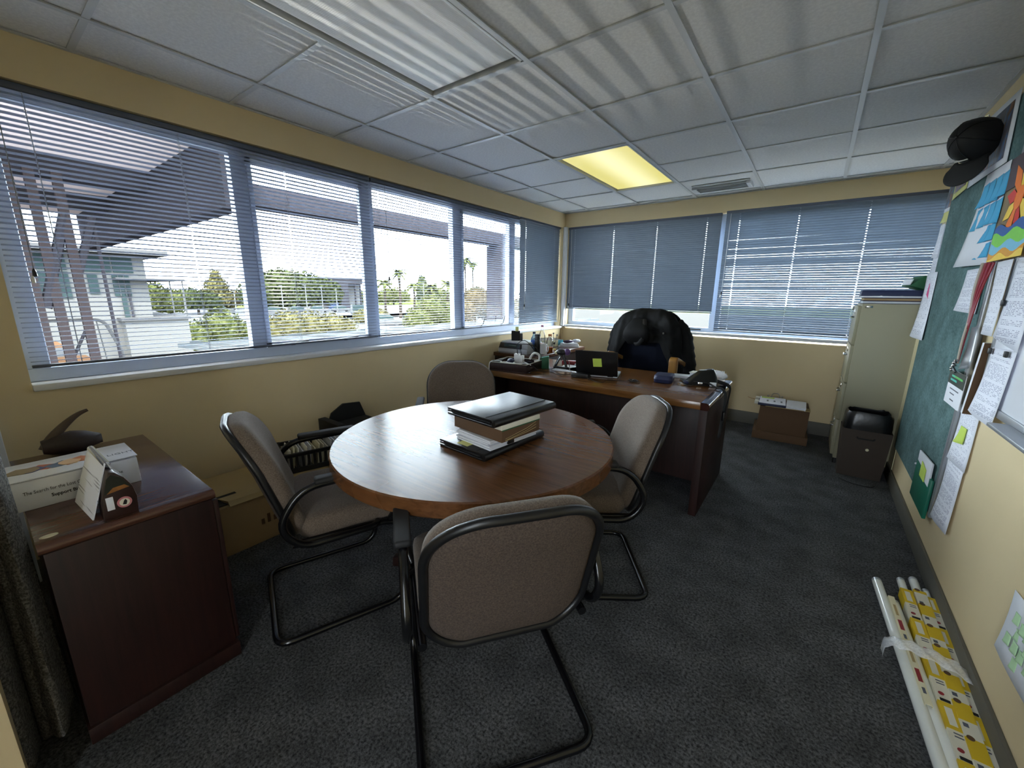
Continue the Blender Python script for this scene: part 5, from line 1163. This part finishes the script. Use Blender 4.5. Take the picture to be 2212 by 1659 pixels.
struct(M().hexa([(-34, -30, GZ), (-26, -30, GZ), (-26, 60, GZ), (-34, 60, GZ)], [(-34, -30, GZ + .04), (-26, -30, GZ + .04), (-26, 60, GZ + .04), (-34, 60, GZ + .04)]).build('road', OM['asphalt'], smooth=False))
struct(B(-118, -60, 10, 160, GZ, GZ + .05).build('car_park', OM['asphalt'], smooth=False))
struct(B(-70, -40, 26, 60, GZ, GZ + .05).build('car_park_near', OM['asphalt'], smooth=False))
# covered walkway of the own building
ov = thing('veranda_roof', 'brown steel roof structure over the outside walkway', 'roof', (-3.5, 1.85, 2.40))
B(-.16, .16, 0.0, 7.2, 0, .27).build('edge_beam', OM['steel'], ov, bevel=.01)
B(-9.5, .16, -.14, .10, -.07, .78).build('cross_beam', OM['steel'], ov, bevel=.01)
B(-9.5, 3.0, -6.0, .0, .781, .95).build('soffit', OM['soffit'], ov)
B(-3.2, -2.9, -6.0, -.1, .50, .79).build('joist', OM['steel'], ov); B(-6.2, -5.9, -6.0, -.1, .50, .79).build('joist', OM['steel'], ov)
B(-.22, .22, 5.30, 5.72, -5.6, .0).build('post', OM['steel'], ov, bevel=.02)
for y, x in ((-1.665, -2.5), (-1.475, -2.5), (-1.22, -2.5)): M().hexa([(x - .06, y - .06, -5.6), (x + .06, y - .06, -5.6), (x + .06, y + .06, -5.6), (x - .06, y + .06, -5.6)], [(x - .05, y - .05, .5), (x + .05, y - .05, .5), (x + .05, y + .05, .5), (x - .05, y + .05, .5)]).build('column', OM['columns'], ov)
M().cyl((-2.5, -.94, -5.6), (-2.5, -.94, -.1), .022, n=10).build('thin_post', OM['steel'], ov)
M().tube([(-2.5, -1.60, -1.35), (-2.5, -1.22, -.05)], .06, 8).build('brace', OM['steel'], ov); M().tube([(-2.5, -1.22, -.9), (-2.5, -.94, -.05)], .05, 8).build('brace', OM['steel'], ov)
M().tube([(-2.5, -1.46, -2.1), (-2.5, -1.22, -1.6)], .02, 8).build('brace', OM['steel'], ov)
hr = thing('handrail', 'pale bent tubular handrail outside the left window', 'railing', (-6.0, .1, .87))
M().tube(fillet([(0, -.5, 0), (0, .70, 0), (0, .84, -.5), (0, .88, -1.6)], .12), .022, 8).build('rail', OM['pale'], hr)
for y, z in ((.5, -1.2), (.62, -1.2)): M().tube([(0, y, 0), (0, y + .06, z)], .008, 6).build('baluster', OM['pale'], hr)
dk = thing('deck', 'orange terracotta landing below the walkway columns', 'deck', (-11.5, -.5, -.4))
B(-3.8, -1.8, -2.5, 1.55, -.2, .2).build('slab', OM['orange'], dk); B(.5, 3.3, -2.5, 1.6, -.2, .2).build('slab', OM['orange'], dk)
B(-1.8, .5, -2.5, 1.58, -.2, .19).build('pale_strip', OM['pale'], dk)
rf = thing('lower_roof', 'pale blue metal roof just below the left window', 'roof', (-1.6, 3.4, .80))
M().hexa([(-.9, -2.6, -.06), (1.0, -2.6, .03), (1.0, 3.4, .03), (-.9, 3.4, -.06)], [(-.9, -2.6, -.02), (1.0, -2.6, .07), (1.0, 3.4, .07), (-.9, 3.4, -.02)]).build('sheet_metal', OM['roofw'], rf)
for k in range(12): M().hexa([(-.9, -2.5 + k * .5, -.02), (1.0, -2.5 + k * .5, .07), (1.0, -2.46 + k * .5, .07), (-.9, -2.46 + k * .5, -.02)], [(-.9, -2.49 + k * .5, .0), (1.0, -2.49 + k * .5, .09), (1.0, -2.47 + k * .5, .09), (-.9, -2.47 + k * .5, .0)]).build('standing_seam', OM['roofw'], rf)

# white office building to the left
bd = thing('office_building', 'white two storey office building with teal windows beyond the handrail', 'building', (-18, 2.0, GZ))
def lz(z): return z - GZ
B(-9, 0, -8, 1.95, 0, lz(2.75)).build('wall', OM['whitewall'], bd)
B(-6, .6, 1.0, 2.88, 0, lz(.2)).build('terrace_wall', OM['whitewall'], bd); B(-6.1, .7, .9, 2.95, lz(.2), lz(.30)).build('terrace_ledge', OM['pale'], bd)
B(-9.4, .9, -8, 2.5, lz(2.55), lz(2.72)).build('roof', OM['pale'], bd); B(-9, .5, 1.0, 3.0, lz(1.66), lz(1.74)).build('balcony_roof', OM['pale'], bd)
for y0, y1, z0, z1, nx, nz in ((.30, 1.0, 1.92, 2.45, 1, 1), (1.05, 1.60, 1.92, 2.45, 1, 1), (.35, .60, 1.15, 1.84, 1, 1), (.98, 1.44, 1.08, 1.85, 3, 4), (-.9, -.1, 1.0, 1.9, 2, 2), (-2.2, -1.3, 1.0, 1.9, 2, 2), (-.9, -.1, 1.95, 2.45, 1, 1)):
    w = B(.0, .04, y0, y1, lz(z0), lz(z1)).build('window', OM['winglass'], bd)
    for k in range(1, nx): y = y0 + (y1 - y0) * k / nx; B(.03, .07, y - .012, y + .012, lz(z0), lz(z1)).build('glazing_bar', OM['pale'], w)
    for k in range(1, nz): z = z0 + (z1 - z0) * k / nz; B(.03, .065, y0, y1, lz(z) - .012, lz(z) + .012).build('glazing_bar', OM['pale'], w)
B(.0, .05, 1.14, 1.27, lz(.2), lz(1.08)).build('door', OM['winglass'], bd); B(.0, .06, 1.34, 1.40, lz(.2), lz(1.3)).build('downpipe', OM['darkb'], bd)
w = B(.6, .66, 1.25, 2.0, lz(-1.75), lz(-1.1)).build('window', OM['winglass'], bd); B(.64, .70, 1.6, 1.64, lz(-1.75), lz(-1.1)).build('glazing_bar', OM['pale'], w)
fr_ = thing('neighbour_roof', 'pale concrete roof seen in the strip under the raised far blind', 'roof', (2.5, 9.0, .2)); B(-9, 9, -3.8, 6, -.2, 0).build('slab', OM['whitewall'], fr_); B(-9, 9, 5.8, 6, 0, .5).build('parapet', OM['whitewall'], fr_)
for y in (2.55, 2.95): M().cyl((.3, y, lz(.3)), (.3, y, lz(1.7)), .025, n=8).build('balcony_post', OM['pale'], bd)
db_ = thing('car_port', 'grey flat roofed building with open frame far beyond the big tree', 'building', (-99, 61.5, GZ))
B(-6, 0, -7, 8, 6.6, 7.9).build('roof', OM['darkb'], db_); B(-2, 0, -1.4, 1.0, 0, 6.6).build('pillar', OM['darkb'], db_); B(-6, -5.5, -7, 8, 0, 6.6).build('back_wall', OM['whitewall'], db_)
for y in (3, 4.6, 6.2): B(-.5, 0, y, y + .25, 0, 6.6).build('post', OM['darkb'], db_)
B(-6.2, .2, -7.2, 8.2, 7.9, 8.2).build('coping', OM['pale'], db_)
B(-1.5, 0, -4.2, -2.2, 0, 3.4).build('blue_sign', ox('blue_sign', '#8fa8e0'), db_)
B(-3, -2.7, -5, 7.5, 0, 1.2).build('low_wall', OM['pale'], db_)

# vegetation: a trunk and a crown of many small leaf cards on lumpy volumes
random.seed(42)
def crown(blobs, n, size, mat, parent, name='foliage'):
    m = M()
    tot = sum(b_[3] * b_[4] for b_ in blobs)
    for bx_, by_, bz_, rx, rz in blobs:
        for _ in range(int(n * rx * rz / tot)):
            a, c = random.uniform(0, 2 * PI), random.uniform(-.75, 1); s = math.sqrt(max(0, 1 - c * c)); q = random.uniform(.72, 1.06)
            p = Vector((bx_ + rx * q * s * math.cos(a), by_ + rx * q * s * math.sin(a), bz_ + rz * q * c))
            u = Vector((random.uniform(-1, 1), random.uniform(-1, 1), random.uniform(-1, 1))).normalized(); w = u.orthogonal().normalized(); h = size * random.uniform(.6, 1.3)
            m.add([p - u * h - w * h * .35, p + w * h * .1 - u * h * .2 - w * h * .6, p + u * h, p + w * h * .7], [(0, 1, 2, 3)])
        m.ell((bx_, by_, bz_), rx * .8, rx * .8, rz * .8, 10, 6)
    return m.build(name, mat, parent, smooth=False, fix=False)
def tree(name, label, loc, blobs, n, size, mat, tr=(.2, 2.0), cat='tree', group=None):
    t = thing(name, label, cat, loc, 0, group)
    M().cyl((0, 0, 0), (0, 0, tr[1]), tr[0], tr[0] * .7, 8).build('trunk', OM['trunk'], t)
    crown(blobs, n, size, mat, t); return t
rb = lambda k, sp, z0, z1, r0, r1: [(random.uniform(-sp, sp) * .5, random.uniform(-sp, sp), random.uniform(z0, z1), random.uniform(r0, r1), random.uniform(r0, r1) * .8) for _ in range(k)]
tree('broad_tree', 'broad dark green tree straight across the car park', (-92, 45, GZ), [(0, -7, 4, 4.2, 4), (0, -2.5, 5.6, 4.6, 3.8), (0, 2.5, 5.0, 4.4, 3.8), (0, 7, 4.2, 4.0, 3.4), (-1, 0, 3.0, 6, 3)], 5000, .42, OM['leafdark'], (.5, 3))
tree('golden_bush', 'wide golden green hedge bush in front of the car park, right one', (-35, 18.4, GZ), [(0, -3.4, .9, 1.5, 1.6), (0, -1.6, 1.2, 1.7, 1.8), (0, .4, 1.1, 1.7, 1.7), (0, 2.4, 1.0, 1.6, 1.5), (0, 3.9, .8, 1.2, 1.2)], 4200, .12, OM['leafgold'], (.12, .6), 'bush')
tree('green_bush', 'rounded green bush between the white building and the hedge', (-32, 10.3, GZ), [(0, -1.2, 1.0, 1.2, 1.5), (0, .4, 1.5, 1.4, 1.8), (0, 1.5, 1.0, 1.1, 1.4)], 2600, .12, OM['leafmid'], (.12, .6), 'bush')
tree('pointed_tree', 'pointed golden tree left of the wide window bar', (-100, 32.6, GZ), [(0, 0, 2.6, 3.4, 2.8), (0, 0, 5.2, 2.2, 2.2), (0, 0, 7.2, 1.1, 1.8)], 1500, .32, OM['leafgold'], (.3, 2))
tree('roadside_tree', 'yellow green tree beside the white building corner', (-80, 18.0, GZ), [(0, -1, 3.4, 2.4, 2.6), (0, 1.4, 2.6, 2.2, 2.2)], 1300, .3, OM['leafmid'], (.25, 2))
tree('roadside_tree', 'dark green tree between the white lamp poles on the left', (-91, 26.2, GZ), [(0, -1, 2.8, 2.6, 2.2), (0, 1.6, 2.4, 2.4, 2.0)], 1300, .3, OM['leafdark'], (.25, 1.6))
tree('roadside_tree', 'rusty tree left of the wide window bar, behind the cars', (-112, 37.2, GZ), [(0, -2, 2.8, 2.8, 2.4), (0, 2, 2.6, 2.8, 2.2)], 1300, .32, OM['leafrust'], (.25, 1.6))
tree('leafy_tree', 'leafy green tree low in the third window bay', (-30, 29.2, GZ), [(0, -1.6, 1.6, 1.7, 1.6), (0, .2, 2.6, 1.8, 1.7), (0, 1.8, 1.8, 1.7, 1.7)], 3200, .14, OM['leafmid'], (.15, 1))
tree('leafy_tree', 'rust tinged tree beside the steel post outside', (-33, 39.6, GZ), [(0, -2.2, 2.2, 2.0, 2.0), (0, .2, 3.4, 2.1, 2.0), (0, 2.4, 2.6, 2.0, 2.2)], 3200, .14, OM['leafrust'], (.15, 1))
tree('leafy_tree', 'rusty green tree right of the steel post outside', (-25.5, 40.2, GZ), [(0, 0, 2.4, 2.0, 2.2), (0, 2.0, 2.9, 2.0, 2.2)], 1800, .15, OM['leafrust'], (.15, 1))
tree('low_shrub', 'low golden shrub left in the third window bay', (-50, 35.8, GZ), [(0, -1.5, .9, 1.5, 1.3), (0, 1, .9, 1.6, 1.3)], 1100, .16, OM['leafgold'], (.12, .5), 'bush')
tree('yellow_shrub', 'bright yellow green shrub below the white terrace wall', (-16.6, 4.2, GZ), [(0, 0, 1.4, .55, .7)], 700, .08, OM['leafmid'], (.05, .6), 'bush')
for k, (x, y, h) in enumerate(((-122, 63, 4.8), (-124, 96, 5.4), (-122, 116, 5.8), (-118, 136, 6.4), (-124, 79, 5))):
    tree('distant_tree', ['distant green tree behind the golden hedge', 'distant green tree behind the first palms', 'distant green tree behind the middle palms', 'distant green tree behind the tall palms', 'distant green tree behind the flat roofed building'][k], (x, y, GZ), [(0, -3.4, h * .5, 3.6, h * .5), (0, 0, h * .6, 4, h * .55), (0, 3.4, h * .5, 3.6, h * .5)], 1300, .5, OM['leafmid'], (.3, 2))
tree('dark_conifer', 'dark pointed conifer among the palms', (-62, 56.0, GZ), [(0, 0, 4.4, 1.5, 2.4), (0, 0, 6.6, .8, 1.5)], 900, .22, OM['leafdark'], (.2, 2))
def palm(label, loc, h, r, nf=26, mat='leafmid'):
    t = thing('palm_tree', label, 'palm tree', loc, 0, None)
    M().tube([(0, 0, 0), (.06, .05, h * .5), (0, .1, h)], [.24, .19, .17], 8).build('trunk', OM['trunk'], t)
    m = M()
    for k in range(nf):
        a = 2 * PI * k / nf * 3.3; e = random.uniform(-.25, 1.25); L_ = r * random.uniform(.8, 1.1); d = Vector((math.cos(a), math.sin(a), 0)); sd = Vector((-d.y, d.x, 0))
        P_ = [Vector((0, .1, h)) + d * L_ * s * math.cos(e * (1 - s * .6)) + Vector((0, 0, L_ * (s * math.sin(e) - .75 * s * s))) for s in (0, .25, .5, .75, 1)]
        for i in range(4):
            w0, w1 = r * .15 * (1 - i * .22), r * .15 * (1 - (i + 1) * .22)
            for s in (-1, 1): m.add([P_[i], P_[i] + sd * s * w0 * 1.4 - Vector((0, 0, w0 * .8)), P_[i + 1] + sd * s * w1 * 1.4 - Vector((0, 0, w1 * .8)), P_[i + 1]], [(0, 1, 2, 3)])
    m.build('fronds', OM[mat], t, smooth=False, fix=False); return t
palm('slender palm left in the third window bay', (-48, 39.3, GZ), 7.4, 1.7)
palm('short palm left of the slender palm', (-60, 45.4, GZ), 6.2, 2.2)
palm('bushy palm beside the dark conifer', (-58, 50.4, GZ), 5.8, 2.4)
palm('bushy palm right of the dark conifer', (-58, 54.6, GZ), 5.6, 2.4)
palm('bushy palm behind the lamp post', (-60, 61.0, GZ), 6.4, 2.6)
palm('tallest palm, left one of the pair beside the third window bar', (-70, 77.2, GZ), 12.6, 2.7, 34)
palm('tall palm, right one of the pair beside the third window bar', (-74, 84.4, GZ), 12.2, 2.4, 30)
palm('small far palm right of the tall pair', (-80, 104, GZ), 6.4, 2.4)
def lamp_post(label, x, y, h):
    t = thing('lamp_post', label, 'lamp post', (x, y, GZ), 0, None)
    M().cyl((0, 0, 0), (0, 0, h), .09, .06, 8).build('pole', OM['pole'], t); B(-.5, .1, -.12, .12, h, h + .1).build('lamp_head', OM['pole'], t)
for k, (x, y, h, lb_) in enumerate(((-60, 16.1, 4.6, 'white lamp post beside the white building'), (-60, 21.6, 4.4, 'white lamp post left of the pointed tree'), (-62, 28.6, 5.3, 'white lamp post in front of the broad tree, first from left'), (-60, 31.2, 5.4, 'white lamp post in front of the broad tree, second from left'), (-62, 34.8, 5.2, 'white lamp post in front of the broad tree, third from left'), (-62, 37.3, 5.1, 'white lamp post in front of the broad tree, fourth from left'), (-50, 45.8, 6.0, 'white lamp post among the palms'))): lamp_post(lb_, x, y, h)
def car(label, x, y, a, col, van=False):
    t = thing('van' if van else 'car', label, 'van' if van else 'car', (x, y, GZ + .05), a, 'parked vehicles outside'); s = ox('car_%s' % col[1:], col, .02) if ('car_%s' % col[1:]) not in bpy.data.materials else bpy.data.materials['car_%s' % col[1:]]
    hh = 2.1 if van else .82
    M().prism([(-2.1, .3), (2.1, .3), (2.15, .6), (2.0, .8), (1.0, hh if not van else .95), (-2.0, hh), (-2.15, .6)], -.85, .85, 'y').build('body', s, t, bevel=.06)
    if not van: M().prism([(1.0, .82), (.45, 1.38), (-1.1, 1.42), (-1.75, .84)], -.74, .74, 'y').build('cabin', OM['winglass'], t, bevel=.05); B(-1.05, .4, -.7, .7, 1.39, 1.45).build('roof', s, t, bevel=.03)
    else: M().prism([(1.1, .97), (.5, 2.0), (-2.0, 2.05), (-2.0, 1.0)], -.87, .87, 'y').build('windows', OM['winglass'], t)
    for wx in (-1.3, 1.3):
        for wy in (-.8, .8): M().cyl((wx, wy - .1, .32), (wx, wy + .1, .32), .32, n=12).build('wheel', MT['rubber'], t)
V = [(-104, 24.5, 1.2, '#e6e6ea', 0, 'white parked car beside the white building corner'), (-93, 30.6, 1.2, '#b9bcc4', 0, 'silver parked car left of the pointed tree'), (-84, 37.0, 1.4, '#e6e6ea', 0, 'white parked car under the left part of the broad tree'), (-84, 41.5, 1.4, '#9aa0ac', 0, 'grey parked car under the middle of the broad tree'),
     (-84, 46.0, 1.4, '#e6e6ea', 0, 'white parked car under the right part of the broad tree'), (-84, 51.2, 1.4, '#c9ccd2', 0, 'pale silver car between the broad tree and the blue sign'), (-68, 46.0, 1.2, '#e8e8ea', 1, 'white van in front of the flat roofed building'), (-45, 34.6, .9, '#dfe1e6', 0, 'white car low in the third window bay, left one'), (-44, 38.6, .9, '#aeb4be', 0, 'silver car low in the third window bay, right one'), (-78, 52.5, 1.3, '#d0d3da', 0, 'pale car right of the blue sign')]
for x, y, a, c, vn, lb_ in V: car(lb_, x, y, a, c, vn)
